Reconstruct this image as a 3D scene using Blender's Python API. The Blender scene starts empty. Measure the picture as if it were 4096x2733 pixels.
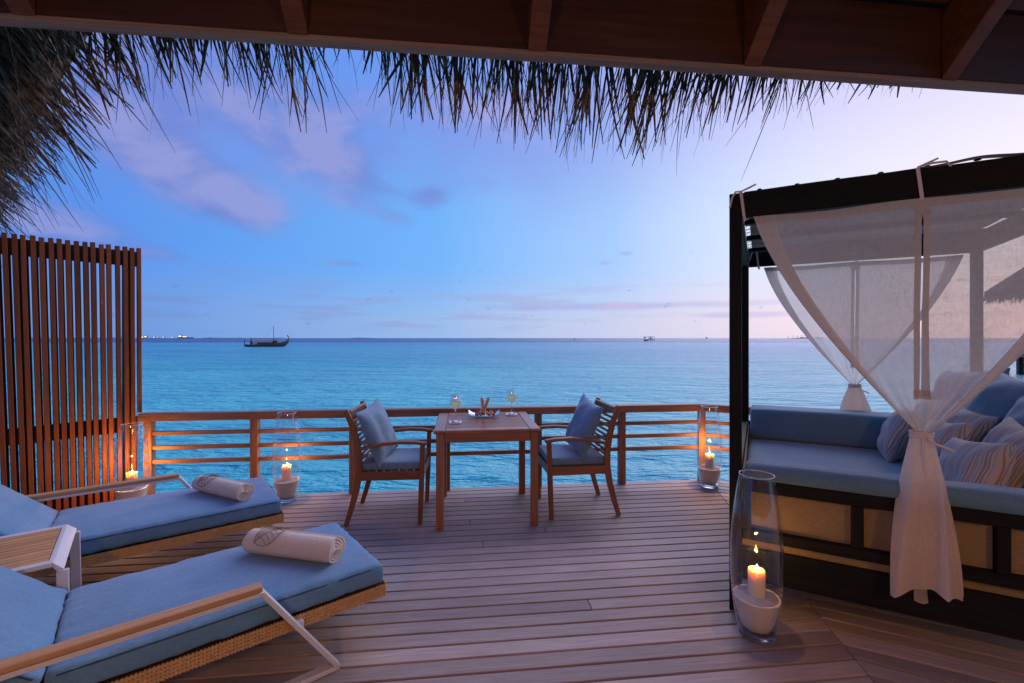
import bpy, bmesh, math, random
from mathutils import Vector, Matrix, noise
random.seed(7)
R = math.radians
sc = bpy.context.scene
col = sc.collection

# ------------------------------------------------------------------ camera
CAM_H = 1.434
cam_data = bpy.data.cameras.new('camera'); cam = bpy.data.objects.new('camera', cam_data); col.objects.link(cam)
cam.location = (0, 0, CAM_H); cam.rotation_euler = (R(90), 0, 0)
cam_data.sensor_width = 36.0; cam_data.lens = 1820 / 4096 * 36.0
cam_data.shift_y = -14 / 4096
cam_data.clip_start = 0.05; cam_data.clip_end = 60000
sc.camera = cam

# ------------------------------------------------------------------ colour management / render
sc.view_settings.view_transform = 'Standard'; sc.view_settings.look = 'None'
sc.view_settings.gamma = 1.0; sc.view_settings.exposure = 0.0; sc.view_settings.use_curve_mapping = False
sc.render.engine = 'CYCLES'
sc.cycles.use_denoising = True
sc.cycles.max_bounces = 10; sc.cycles.transparent_max_bounces = 24
sc.cycles.caustics_reflective = False; sc.cycles.caustics_refractive = False
sc.cycles.sample_clamp_indirect = 4.0

def lin(r, g, b):
    f = lambda c: (c / 255 / 12.92) if c / 255 <= 0.04045 else ((c / 255 + 0.055) / 1.055) ** 2.4
    return (f(r), f(g), f(b), 1.0)

class NT:
    """small helper round a node tree"""
    def __init__(s, tree): s.t = tree; s.n = tree.nodes; s.l = tree.links
    def new(s, typ, **kw):
        x = s.n.new(typ)
        for k, v in kw.items(): setattr(x, k, v)
        return x
    def put(s, sock, v):
        if hasattr(v, 'is_output'): s.l.new(v, sock)
        elif v is not None: sock.default_value = v
    def math(s, op, a, b=None, c=None, clamp=False):
        x = s.new('ShaderNodeMath', operation=op, use_clamp=clamp)
        s.put(x.inputs[0], a)
        if b is not None: s.put(x.inputs[1], b)
        if c is not None: s.put(x.inputs[2], c)
        return x.outputs[0]
    def step(s, v, lo, hi, a=0.0, b=1.0):
        x = s.new('ShaderNodeMapRange', interpolation_type='SMOOTHSTEP')
        s.put(x.inputs[0], v)
        for i, q in zip((1, 2, 3, 4), (lo, hi, a, b)): s.put(x.inputs[i], q)
        return x.outputs[0]
    def ramp(s, fac, stops, interp='LINEAR'):
        x = s.new('ShaderNodeValToRGB'); cr = x.color_ramp; cr.interpolation = interp
        while len(cr.elements) < len(stops): cr.elements.new(0.5)
        for e, (p, c) in zip(cr.elements, stops): e.position = p; e.color = c if len(c) == 4 else (*c, 1)
        s.put(x.inputs[0], fac); return x.outputs[0]
    def mix(s, fac, a, b, blend='MIX'):
        x = s.new('ShaderNodeMix', data_type='RGBA', blend_type=blend)
        s.put(x.inputs[0], fac); s.put(x.inputs[6], a); s.put(x.inputs[7], b); return x.outputs[2]
    def noise(s, vec, scale, detail=4, rough=0.5, dist=0.0):
        x = s.new('ShaderNodeTexNoise'); s.put(x.inputs['Vector'], vec)
        x.inputs['Scale'].default_value = scale; x.inputs['Detail'].default_value = detail
        x.inputs['Roughness'].default_value = rough; x.inputs['Distortion'].default_value = dist
        return x.outputs[0]
    def mapping(s, vec, scale=(1, 1, 1), loc=(0, 0, 0), rot=(0, 0, 0)):
        x = s.new('ShaderNodeMapping'); s.put(x.inputs[0], vec)
        x.inputs['Scale'].default_value = scale; x.inputs['Location'].default_value = loc; x.inputs['Rotation'].default_value = rot
        return x.outputs[0]
    def sep(s, vec):
        x = s.new('ShaderNodeSeparateXYZ'); s.put(x.inputs[0], vec); return x.outputs
    def comb(s, a, b, c):
        x = s.new('ShaderNodeCombineXYZ'); s.put(x.inputs[0], a); s.put(x.inputs[1], b); s.put(x.inputs[2], c); return x.outputs[0]

# ------------------------------------------------------------------ world: dusk sky, glow of the set sun to the right
SUN_AZ = 54.0                                   # degrees to the right of straight ahead
world = bpy.data.worlds.new('World'); sc.world = world; world.use_nodes = True
w = NT(world.node_tree); w.n.clear()
dirv = w.new('ShaderNodeTexCoord').outputs['Generated']
dx, dy, dz = w.sep(dirv)
hl = w.math('SQRT', w.math('ADD', w.math('ADD', w.math('MULTIPLY', dx, dx), w.math('MULTIPLY', dy, dy)), 1e-5))
ca = w.math('DIVIDE', w.math('ADD', w.math('MULTIPLY', dx, math.sin(R(SUN_AZ))), w.math('MULTIPLY', dy, math.cos(R(SUN_AZ)))), hl)
az = w.math('MULTIPLY_ADD', ca, 0.5, 0.5, clamp=True)          # 0 opposite the glow, 1 towards it
def S(c): return 0.5 + 0.5 * c
hi_c = w.ramp(az, [(0.0, lin(60, 95, 190)), (S(-.15), lin(84, 130, 228)), (S(.45), lin(112, 158, 244)), (S(.7), lin(150, 172, 248)), (S(.9), lin(192, 192, 252)), (1, lin(214, 206, 252))])
mid_c = w.ramp(az, [(0.0, lin(62, 105, 195)), (S(-.15), lin(84, 144, 234)), (S(.45), lin(110, 178, 250)), (S(.75), lin(164, 202, 254)), (S(.9), lin(216, 228, 255)), (1, lin(246, 240, 254))])
low_c = w.ramp(az, [(0.0, lin(80, 115, 195)), (S(-.15), lin(100, 148, 220)), (S(.45), lin(152, 188, 236)), (S(.75), lin(200, 208, 238)), (S(.93), lin(234, 222, 240)), (1, lin(242, 226, 236))])
sky = w.mix(w.step(dz, 0.0, 0.17), low_c, mid_c)
sky = w.mix(w.step(dz, 0.22, 0.52), sky, hi_c)
# clouds: soft heaps placed by bearing and height (degrees), broken up by noise
bear = w.math('MULTIPLY', w.math('ARCTAN2', dx, dy), 180 / math.pi)
elev = w.math('MULTIPLY', w.math('ARCSINE', dz), 180 / math.pi)
ae = w.comb(bear, elev, 0.0)
n1 = w.noise(w.mapping(ae, (.075, .13, 1), (3.3, 1.2, 0)), 1.0, 7, 0.55, 0.3)
n2 = w.noise(w.mapping(ae, (.030, .055, 1), (9.1, 4.2, 0)), 1.0, 5, 0.5, 0.5)
def heap(b0, e0, sb, se, rot, amp):
    c_, s_ = math.cos(R(rot)), math.sin(R(rot))
    p, q = w.math('SUBTRACT', bear, b0), w.math('SUBTRACT', elev, e0)
    a_ = w.math('ADD', w.math('MULTIPLY', p, c_ / sb), w.math('MULTIPLY', q, s_ / sb))
    b_ = w.math('ADD', w.math('MULTIPLY', p, -s_ / se), w.math('MULTIPLY', q, c_ / se))
    d2 = w.math('ADD', w.math('MULTIPLY', a_, a_), w.math('MULTIPLY', b_, b_))
    return w.math('MULTIPLY', w.math('POWER', 2.718, w.math('MULTIPLY', d2, -1.0)), amp)
HEAPS = [(-36.5, 16.4, 7.8, 2.9, -26, 1.35), (-30.5, 14.0, 4.0, 1.9, -10, .75), (-46.5, 10.2, 8.0, 2.5, -12, 1.0), (-38, 8.3, 3, 1.0, 0, .45),
         (-25.0, 23.0, 13, 5.0, -14, .85), (-17.0, 18.0, 8, 1.8, -14, .55), (-9.6, 17.2, 2.8, 1.6, 10, .85), (-19.5, 16.0, 2.6, 1.1, 0, .35), (-14.5, 14.4, 3.2, 1.0, -8, .5), (-4.0, 18.8, 4.0, 1.6, 0, .5), (12, 3.9, 22, .55, 0, .75), (24, 2.6, 12, .45, 0, .6), (-20, 8.8, 3.0, .5, 0, .6), (14, 10.2, 1.2, .4, 0, .8), (11.5, 9.2, 1.4, .5, 0, .8),
         (-40, 23.0, 7, 3.4, -20, .6), (-5, 27, 14, 4, -8, .45), (44, 24.0, 5, 1.8, 0, .5),
         (-75, 20, 18, 5, 10, .8), (-110, 26, 22, 7, 0, .8), (95, 22, 16, 4, 0, .6), (150, 30, 25, 8, 0, .7)]
hs_ = None
for h_ in HEAPS:
    v_ = heap(*h_); hs_ = v_ if hs_ is None else w.math('ADD', hs_, v_)
cden = w.math('ADD', hs_, w.math('MULTIPLY', w.math('SUBTRACT', n1, 0.5), 2.1))
cm = w.math('MULTIPLY', w.step(cden, 0.12, 1.05), w.step(hs_, 0.05, 0.45))
lift = w.step(w.math('ADD', n1, w.math('MULTIPLY', w.math('SUBTRACT', cden, .6), .25)), 0.38, 0.66)
cloud_c = w.mix(w.step(az, S(.2), S(.95)), w.mix(lift, lin(106, 124, 202), lin(150, 154, 214)), w.mix(lift, lin(150, 150, 222), lin(196, 184, 232)))
vm = w.math('MULTIPLY', w.step(w.math('ADD', n2, w.math('MULTIPLY', n1, .25)), 0.50, 0.74), w.math('MULTIPLY', w.step(elev, 11, 22), w.step(az, 0.985, S(.5))))
sky = w.mix(w.math('MULTIPLY', vm, 0.55), sky, lin(132, 146, 222))
sky = w.mix(w.math('MULTIPLY', cm, 0.80), sky, cloud_c)
# thin grey-mauve bands and small puffs above the horizon
strv = w.mapping(w.comb(ca, w.math('MULTIPLY', dz, 9.0), w.math('MULTIPLY', dx, 0.6)), (2.6, 2.6, 1.0))
st = w.noise(strv, 2.2, 5, 0.55, 0.2)
bm_ = w.math('MULTIPLY', w.step(st, 0.48, 0.64), w.math('MULTIPLY', w.step(dz, 0.004, 0.03), w.step(dz, 0.15, 0.06)))
sky = w.mix(w.math('MULTIPLY', bm_, 0.55), sky, w.ramp(az, [(0.5, lin(112, 140, 206)), (S(.7), lin(166, 172, 216)), (1, lin(214, 194, 212))]))
pf = w.noise(w.mapping(w.comb(ca, w.math('MULTIPLY', dz, 2.6), dx), (6.5, 6.5, 6.5), (3.1, 0.4, 1.7)), 3.0, 6, 0.55)
pm = w.math('MULTIPLY', w.step(pf, 0.655, 0.72), w.math('MULTIPLY', w.step(dz, 0.012, 0.03), w.step(dz, 0.22, 0.10)))
sky = w.mix(w.math('MULTIPLY', pm, 0.6), sky, w.ramp(az, [(0.5, lin(104, 124, 204)), (1, lin(160, 160, 205))]))
# below the horizon: a dim continuation (only ever seen as reflection)
sky = w.mix(w.step(dz, 0.0, -0.25), sky, lin(40, 75, 130))
bg = w.new('ShaderNodeBackground'); w.put(bg.inputs[0], sky); bg.inputs[1].default_value = 1.0
ni = w.new('ShaderNodeTexSky', sky_type='NISHITA'); ni.sun_disc = False
ni.sun_elevation = R(1.0); ni.sun_rotation = R(SUN_AZ); ni.altitude = 0; ni.dust_density = 1.2
bg2 = w.new('ShaderNodeBackground'); w.l.new(ni.outputs[0], bg2.inputs[0]); bg2.inputs[1].default_value = 0.02
ad = w.new('ShaderNodeAddShader'); w.l.new(bg.outputs[0], ad.inputs[0]); w.l.new(bg2.outputs[0], ad.inputs[1])
wo = w.new('ShaderNodeOutputWorld'); w.l.new(ad.outputs[0], wo.inputs[0])

# the last soft directional light out of the bright part of the sky
sun_d = bpy.data.lights.new('sun', 'SUN'); sun = bpy.data.objects.new('sun', sun_d); col.objects.link(sun)
SUN_EL = 38.0
sd = Vector((math.sin(R(30)) * math.cos(R(SUN_EL)), math.cos(R(30)) * math.cos(R(SUN_EL)), math.sin(R(SUN_EL))))
sun.rotation_euler = sd.to_track_quat('Z', 'Y').to_euler()
sun_d.energy = 1.5; sun_d.angle = R(50); sun_d.color = (0.97, 0.88, 1.0)

# ------------------------------------------------------------------ object helpers
def tag(o, label=None, cat=None, group=None, kind=None):
    if label: o['label'] = label
    if cat: o['category'] = cat
    if group: o['group'] = group
    if kind: o['kind'] = kind
    return o
def thing(name, loc=(0, 0, 0), rz=0.0, label=None, cat=None, group=None, kind=None):
    o = bpy.data.objects.new(name, None); col.objects.link(o)
    o.location = loc; o.rotation_euler = (0, 0, rz); o.empty_display_size = 0.1
    return tag(o, label, cat, group, kind)
def link(name, me, mat, parent=None, M=None, smooth=True, angle=35):
    if mat is not None and not me.materials: me.materials.append(mat)
    if smooth:
        me.shade_smooth()
        me.set_sharp_from_angle(angle=R(angle))
    o = bpy.data.objects.new(name, me); col.objects.link(o)
    if parent is not None: o.parent = parent
    if M is not None: o.matrix_local = M
    return o
class MB:
    def __init__(s): s.v = []; s.f = []
    def add(s, vs, fs):
        b = len(s.v); s.v += [tuple(v) for v in vs]; s.f += [tuple(i + b for i in f) for f in fs]; return s
    def box(s, c, d, M=None):
        x, y, z = d[0] / 2, d[1] / 2, d[2] / 2
        vs = [Vector((sx * x, sy * y, sz * z)) + Vector(c) for sz in (-1, 1) for sy in (-1, 1) for sx in (-1, 1)]
        if M is not None: vs = [M @ v for v in vs]
        return s.add(vs, [(0, 2, 3, 1), (4, 5, 7, 6), (0, 1, 5, 4), (2, 6, 7, 3), (0, 4, 6, 2), (1, 3, 7, 5)])
    def bar(s, p0, p1, wd, ht, up=(0, 0, 1)):
        M, L = bar_matrix(p0, p1, up); return s.box((0, 0, 0), (L, wd, ht), M)
    def tube(s, pts, rad, n=8, cap=True):
        pts = [Vector(p) for p in pts]; rr = rad if isinstance(rad, (list, tuple)) else [rad] * len(pts)
        vs = []; fs = []; prev = None
        for i, p in enumerate(pts):
            t = (pts[min(i + 1, len(pts) - 1)] - pts[max(i - 1, 0)]).normalized()
            if prev is None: a = t.orthogonal().normalized()
            else: a = (prev - t * prev.dot(t)).normalized()
            prev = a; b = t.cross(a)
            for k in range(n):
                an = 2 * math.pi * k / n; vs.append(p + (a * math.cos(an) + b * math.sin(an)) * rr[i])
        for i in range(len(pts) - 1):
            for k in range(n): fs.append((i * n + k, i * n + (k + 1) % n, (i + 1) * n + (k + 1) % n, (i + 1) * n + k))
        if cap: fs.append(tuple(range(n - 1, -1, -1))); fs.append(tuple(range((len(pts) - 1) * n, len(pts) * n)))
        return s.add(vs, fs)
    def sweep(s, pts, wd, ht, side):
        """rectangular section along a polyline; side = constant sideways direction; wd along side, ht across"""
        pts = [Vector(p) for p in pts]; sd_ = Vector(side).normalized(); vs = []; fs = []
        wl = wd if isinstance(wd, (list, tuple)) else [wd] * len(pts); hl_ = ht if isinstance(ht, (list, tuple)) else [ht] * len(pts)
        for i, p in enumerate(pts):
            t = (pts[min(i + 1, len(pts) - 1)] - pts[max(i - 1, 0)]).normalized(); up = t.cross(sd_).normalized()
            for a, b in ((-1, -1), (1, -1), (1, 1), (-1, 1)): vs.append(p + sd_ * a * wl[i] / 2 + up * b * hl_[i] / 2)
        for i in range(len(pts) - 1):
            for k in range(4): fs.append((i * 4 + k, i * 4 + (k + 1) % 4, (i + 1) * 4 + (k + 1) % 4, (i + 1) * 4 + k))
        fs.append((3, 2, 1, 0)); n = (len(pts) - 1) * 4; fs.append((n, n + 1, n + 2, n + 3))
        return s.add(vs, fs)
    def lathe(s, prof, n=32, c=(0, 0, 0)):
        vs = []; fs = []
        for r, z in prof:
            for k in range(n):
                a = 2 * math.pi * k / n; vs.append((c[0] + r * math.cos(a), c[1] + r * math.sin(a), c[2] + z))
        for i in range(len(prof) - 1):
            for k in range(n): fs.append((i * n + k, i * n + (k + 1) % n, (i + 1) * n + (k + 1) % n, (i + 1) * n + k))
        if prof[0][0] < 1e-3 or prof[-1][0] < 1e-3: pass
        return s.add(vs, fs)
    def grid(s, fn, nu, nv):
        vs = [fn(i / nu, j / nv) for j in range(nv + 1) for i in range(nu + 1)]
        fs = [(j * (nu + 1) + i, j * (nu + 1) + i + 1, (j + 1) * (nu + 1) + i + 1, (j + 1) * (nu + 1) + i) for j in range(nv) for i in range(nu)]
        return s.add(vs, fs)
    def mesh(s, name):
        me = bpy.data.meshes.new(name); me.from_pydata(s.v, [], s.f); me.validate(); me.update(); return me
    def fixed(s, name):
        me = s.mesh(name); b = bmesh.new(); b.from_mesh(me); bmesh.ops.remove_doubles(b, verts=b.verts, dist=1e-5)
        bmesh.ops.recalc_face_normals(b, faces=b.faces); b.to_mesh(me); b.free(); return me
    def obj(s, name, mat, parent=None, M=None, smooth=True, bevel=0, angle=35):
        o = link(name, s.fixed(name), mat, parent, M, smooth, angle)
        if bevel: bev(o, bevel)
        return o
def bev(o, wd, seg=2):
    m = o.modifiers.new('bevel', 'BEVEL'); m.width = wd; m.segments = seg; m.limit_method = 'ANGLE'; m.angle_limit = R(40); return o
def bar_matrix(p0, p1, up=(0, 0, 1)):
    p0, p1 = Vector(p0), Vector(p1); x = p1 - p0; L = x.length; x.normalize(); up = Vector(up)
    if abs(x.dot(up.normalized())) > 0.995: up = Vector((0, 1, 0)) if abs(x.y) < 0.9 else Vector((1, 0, 0))
    y = up.cross(x).normalized(); z = x.cross(y)
    M = Matrix((x, y, z)).transposed().to_4x4(); M.translation = (p0 + p1) / 2; return M, L
BOX = {}
def beam(name, p0, p1, wd, ht, mat, parent=None, up=(0, 0, 1), bevel=0.003):
    """bar with its grain along local X; wd across, ht along up.  Equal sizes share one mesh."""
    M, L = bar_matrix(p0, p1, up); key = (name, round(L, 4), round(wd, 4), round(ht, 4), mat.name)
    if key not in BOX:
        me = MB().box((0, 0, 0), (L, wd, ht)).fixed(name); me.materials.append(mat); BOX[key] = me
        if bevel:
            b = bmesh.new(); b.from_mesh(me); bmesh.ops.bevel(b, geom=list(b.edges), offset=min(bevel, wd * .3, ht * .3), segments=1, affect='EDGES'); b.to_mesh(me); b.free()
    me = BOX[key]; o = bpy.data.objects.new(name, me); col.objects.link(o)
    if parent is not None: o.parent = parent
    o.matrix_local = M; return o
def copy_tree(o, parent=None):
    c = o.copy(); col.objects.link(c)
    if parent is not None: c.parent = parent
    for ch in list(o.children): copy_tree(ch, c)
    return c
def sstep(a, b, x):
    t = max(0.0, min(1.0, (x - a) / (b - a))); return t * t * (3 - 2 * t)
def interp(tab, x):
    if x <= tab[0][0]: return tab[0][1]
    for (a, b), (c, d) in zip(tab, tab[1:]):
        if x <= c: return b + (d - b) * (x - a) / (c - a)
    return tab[-1][1]

# ------------------------------------------------------------------ materials
def mat(name):
    m = bpy.data.materials.new(name); m.use_nodes = True; t = NT(m.node_tree); t.n.clear()
    out = t.new('ShaderNodeOutputMaterial'); return m, t, out
def principled(t, out, **kw):
    b = t.new('ShaderNodeBsdfPrincipled'); t.l.new(b.outputs[0], out.inputs[0])
    for k, v in kw.items(): t.put(b.inputs[k.replace('_', ' ')], v)
    return b
def bump(t, b, h, strength=0.3, dist=0.002):
    x = t.new('ShaderNodeBump'); x.inputs['Strength'].default_value = strength; x.inputs['Distance'].default_value = dist
    t.put(x.inputs['Height'], h); t.l.new(x.outputs[0], b.inputs['Normal']); return x
def wood(name, dark, light, axis='X', rough=0.5, var=0.25, grain=1.0, spec=0.4, wear=None, bstr=0.25):
    m, t, out = mat(name)
    co = t.new('ShaderNodeTexCoord').outputs['Object']; inf = t.new('ShaderNodeObjectInfo')
    off = t.new('ShaderNodeVectorMath', operation='ADD'); t.l.new(co, off.inputs[0])
    rv = t.comb(t.math('MULTIPLY', inf.outputs['Random'], 37.0), t.math('MULTIPLY', inf.outputs['Random'], 91.0), t.math('MULTIPLY', inf.outputs['Random'], 53.0))
    t.l.new(rv, off.inputs[1])
    lo, hi = 1.6 * grain, 34 * grain
    scl = {'X': (lo, hi, hi), 'Y': (hi, lo, hi), 'Z': (hi, hi, lo)}[axis]
    mp = t.mapping(off.outputs[0], scl)
    g1 = t.noise(mp, 1.0, 6, 0.62, 0.6)
    g2 = t.noise(t.mapping(off.outputs[0], tuple(q * 3.2 if q > 5 else q * 1.4 for q in scl)), 1.0, 4, 0.6)
    big = t.noise(off.outputs[0], 1.7, 3, 0.5)
    f = t.math('ADD', t.math('MULTIPLY', g1, 0.7), t.math('MULTIPLY', g2, 0.3))
    c = t.ramp(f, [(0.33, dark), (0.52, tuple((a + b) / 2 for a, b in zip(dark, light))), (0.68, light)])
    val = t.math('ADD', t.math('MULTIPLY', t.math('SUBTRACT', inf.outputs['Random'], 0.5), 2 * var), t.math('MULTIPLY_ADD', big, 0.5, 0.75))
    hs = t.new('ShaderNodeHueSaturation'); t.put(hs.inputs['Value'], val); t.put(hs.inputs['Color'], c); c = hs.outputs[0]
    if wear:
        wn = t.noise(t.mapping(off.outputs[0], tuple(q * 0.35 + 1 for q in scl)), 4.0, 5, 0.7)
        c = t.mix(t.step(wn, 0.66, 0.74), c, wear)
    b = principled(t, out, Base_Color=c, Roughness=t.math('MULTIPLY_ADD', f, 0.25, rough - 0.12), Specular_IOR_Level=spec)
    bump(t, b, f, bstr, 0.0015); return m
def fabric(name, c1, c2, scale=420, rough=0.85, sheen=0.25, bstr=0.25, wr=0.0):
    m, t, out = mat(name); co = t.new('ShaderNodeTexCoord').outputs['Object']
    a = t.noise(t.mapping(co, (1, 0.12, 1)), scale, 2, 0.6); b_ = t.noise(t.mapping(co, (0.12, 1, 1)), scale, 2, 0.6)
    f = t.math('MULTIPLY', t.math('ADD', a, b_), 0.5); big = t.noise(co, 5, 3, 0.5)
    c = t.mix(t.step(f, 0.35, 0.65), c1, c2)
    hs = t.new('ShaderNodeHueSaturation'); t.put(hs.inputs['Color'], c); t.put(hs.inputs['Value'], t.math('MULTIPLY_ADD', big, 0.3, 0.85)); 
    b = principled(t, out, Base_Color=hs.outputs[0], Roughness=rough, Specular_IOR_Level=0.2, Sheen_Weight=sheen, Sheen_Roughness=0.5)
    h = f
    if wr: h = t.math('ADD', t.math('MULTIPLY', f, 0.2), t.math('MULTIPLY', t.noise(t.mapping(co, (1, 2.2, 1)), 9, 5, 0.55, 0.8), wr))
    bump(t, b, h, bstr, 0.004 if wr else 0.0012); return m
def plain(name, c, rough=0.5, metal=0.0, spec=0.5, nz=0.0, ns=40, **kw):
    m, t, out = mat(name); co = t.new('ShaderNodeTexCoord').outputs['Object']
    n_ = t.noise(co, ns, 4, 0.6)
    cc = t.mix(n_, tuple(q * (1 - nz) for q in c[:3]) + (1,), tuple(min(1, q * (1 + nz)) for q in c[:3]) + (1,))
    b = principled(t, out, Base_Color=cc, Roughness=rough, Metallic=metal, Specular_IOR_Level=spec, **kw)
    if nz: bump(t, b, n_, 0.15, 0.002)
    return m
def c4(r, g, b): return (r, g, b, 1.0)

M_deck = wood('deck timber', c4(.25, .205, .19), c4(.42, .36, .345), rough=0.62, var=0.22, grain=2.6, wear=c4(.17, .135, .12), spec=0.35, bstr=0.35)
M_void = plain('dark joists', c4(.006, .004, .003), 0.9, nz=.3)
M_rail = wood('rail timber', c4(.19, .085, .05), c4(.40, .20, .125), rough=0.55, var=0.14, grain=1.8)
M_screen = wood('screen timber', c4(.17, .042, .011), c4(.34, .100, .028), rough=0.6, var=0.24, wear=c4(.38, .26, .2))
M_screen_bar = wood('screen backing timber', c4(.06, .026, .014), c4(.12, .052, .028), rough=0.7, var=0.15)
M_table = wood('table teak', c4(.24, .09, .036), c4(.42, .175, .08), rough=0.30, var=0.14, grain=1.8, spec=0.5)
M_chair = wood('chair teak', c4(.18, .066, .027), c4(.35, .14, .062), rough=0.42, var=0.13, axis='Z', grain=0.8)
M_chairx = wood('chair teak rails', c4(.18, .066, .027), c4(.35, .14, .062), rough=0.42, var=0.13)
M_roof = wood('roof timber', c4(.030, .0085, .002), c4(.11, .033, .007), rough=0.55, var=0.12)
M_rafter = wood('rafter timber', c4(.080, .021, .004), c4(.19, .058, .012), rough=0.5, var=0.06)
M_fascia_lit = wood('lit fascia underside', c4(.17, .105, .075), c4(.33, .225, .17), rough=0.6, var=0.05)  # paler fascia wood, the sky light on the underside put into its colour
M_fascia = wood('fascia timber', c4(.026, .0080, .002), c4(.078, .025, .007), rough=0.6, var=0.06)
M_dark = wood('ebonised timber', c4(.006, .0072, .0072), c4(.014, .0158, .0158), rough=0.62, var=0.1, spec=0.14, bstr=.12)
M_teak = wood('lounger teak', c4(.40, .20, .085), c4(.62, .37, .19), rough=0.5, var=0.06)
M_blue = fabric('blue canvas', c4(.085, .205, .36), c4(.135, .28, .455), wr=1.3, bstr=0.55)
M_bedblue = fabric('daybed blue canvas', c4(.080, .185, .265), c4(.130, .255, .35), wr=0.25, bstr=0.25)
M_pillowblue = fabric('pillow blue canvas', c4(.09, .20, .31), c4(.14, .27, .39), wr=0.7, bstr=0.4)
M_slate = fabric('slate linen', c4(.115, .205, .30), c4(.215, .33, .45), scale=300, wr=0.3, bstr=0.35)
M_white = plain('white painted metal', c4(.62, .60, .62), 0.38, nz=0.04, ns=60)
M_piping = plain('blue piping', c4(.022, .05, .10), 0.8)
M_canvas = fabric('beige canvas', c4(.20, .155, .095), c4(.31, .245, .155), wr=0.9, bstr=0.6)
M_terry, _t, _o = mat('terry towel')
_co = _t.new('ShaderNodeTexCoord').outputs['Object']; _n = _t.noise(_co, 420, 3, 0.7); _n2 = _t.noise(_co, 150, 3, 0.6)
_b = principled(_t, _o, Base_Color=_t.mix(_t.step(_n, .3, .7), c4(.58, .49, .41), c4(.88, .80, .70)), Roughness=0.95, Sheen_Weight=0.4, Specular_IOR_Level=0.1)
bump(_t, _b, _t.math('ADD', _n, _n2), 0.9, 0.004)
M_thread = plain('ochre thread', c4(.22, .13, .05), 0.7)
M_wicker = plain('wicker', c4(.50, .29, .115), 0.5, nz=.45, ns=55)
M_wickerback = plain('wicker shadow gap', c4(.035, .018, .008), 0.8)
def striped(name, seed):
    m, t, out = mat(name); co = t.new('ShaderNodeTexCoord').outputs['Object']; x, y, z = t.sep(co)
    wob = t.noise(co, 9, 2, 0.5)
    f = t.math('FRACT', t.math('ADD', t.math('MULTIPLY', t.math('ADD', x, t.math('MULTIPLY', wob, 0.010)), 11.0), seed))
    bei, brn, blu, dbl, pal = c4(.50, .43, .37), c4(.29, .22, .19), c4(.22, .36, .49), c4(.08, .18, .27), c4(.40, .44, .50)
    st_ = [(0, bei), (.08, brn), (.12, bei), (.18, blu), (.23, pal), (.27, brn), (.34, bei), (.42, dbl), (.45, bei), (.50, brn), (.53, pal), (.60, blu), (.66, bei), (.70, brn), (.77, pal), (.82, dbl), (.85, bei), (.92, blu), (.95, pal)]
    c = t.ramp(f, st_, 'CONSTANT'); wv = t.noise(co, 300, 2)
    c = t.mix(t.math('MULTIPLY', wv, 0.25), c, c4(.3, .27, .28))
    b = principled(t, out, Base_Color=c, Roughness=0.85, Sheen_Weight=0.2, Specular_IOR_Level=0.2)
    bump(t, b, t.math('ADD', t.math('MULTIPLY', wv, .2), t.noise(co, 10, 3)), 0.35, 0.004); return m
M_stripes = [striped('striped cotton %s' % k, v) for k, v in (('one', .1), ('two', .47), ('three', .8))]

def sheer(name, clear, color):
    m, t, out = mat(name); co = t.new('ShaderNodeTexCoord').outputs['Object']
    lw = t.new('ShaderNodeLayerWeight'); lw.inputs[0].default_value = 0.35
    wv = t.noise(t.mapping(co, (1, 1, .18)), 150, 2, .6); wh = t.noise(t.mapping(co, (.18, 1, 1)), 150, 2, .6)
    weave = t.math('MULTIPLY_ADD', t.math('ADD', wv, wh), 0.22, -0.22)
    cl = t.math('ADD', t.math('MULTIPLY', t.math('SUBTRACT', 1.0, t.math('POWER', lw.outputs['Facing'], 1.5)), clear), weave, clamp=True)
    df = t.new('ShaderNodeBsdfDiffuse'); tr = t.new('ShaderNodeBsdfTranslucent'); tp = t.new('ShaderNodeBsdfTransparent')
    for n_ in (df, tr): n_.inputs[0].default_value = color
    a = t.new('ShaderNodeMixShader'); a.inputs[0].default_value = 0.5; t.l.new(df.outputs[0], a.inputs[1]); t.l.new(tr.outputs[0], a.inputs[2])
    b = t.new('ShaderNodeMixShader'); t.put(b.inputs[0], cl); t.l.new(a.outputs[0], b.inputs[1]); t.l.new(tp.outputs[0], b.inputs[2])
    t.l.new(b.outputs[0], out.inputs[0]); return m
M_sheer = sheer('sheer cotton', 0.30, c4(.90, .84, .78))
M_hem = sheer('sheer cotton hem', 0.04, c4(.72, .63, .55))
M_band = sheer('gathered cotton edge', 0.08, c4(.84, .76, .68))
M_ribbon = plain('cotton ribbon', c4(.66, .60, .60), 0.85)
M_canopy = fabric('canopy cloth', c4(.30, .27, .25), c4(.40, .36, .33))
def glass(name, tint, ior=1.45, rough=0.0, base=0.0):
    m, t, out = mat(name)
    ge = t.new('ShaderNodeNewGeometry'); dt = t.new('ShaderNodeVectorMath', operation='DOT_PRODUCT')
    t.l.new(ge.outputs['Normal'], dt.inputs[0]); t.l.new(ge.outputs['Incoming'], dt.inputs[1])
    f0 = ((ior - 1) / (ior + 1)) ** 2
    frs = t.math('MULTIPLY_ADD', t.math('POWER', t.math('SUBTRACT', 1.0, t.math('ABSOLUTE', dt.outputs['Value'])), 2.6), .95 * (1 - f0), f0)
    tp = t.new('ShaderNodeBsdfTransparent'); tp.inputs[0].default_value = tint
    gl = t.new('ShaderNodeBsdfGlossy'); gl.inputs[0].default_value = c4(1, 1, 1); gl.inputs['Roughness'].default_value = rough
    mx = t.new('ShaderNodeMixShader'); t.put(mx.inputs[0], t.math('ADD', frs, base, clamp=True)); t.l.new(tp.outputs[0], mx.inputs[1]); t.l.new(gl.outputs[0], mx.inputs[2])
    t.l.new(mx.outputs[0], out.inputs[0]); return m
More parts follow.
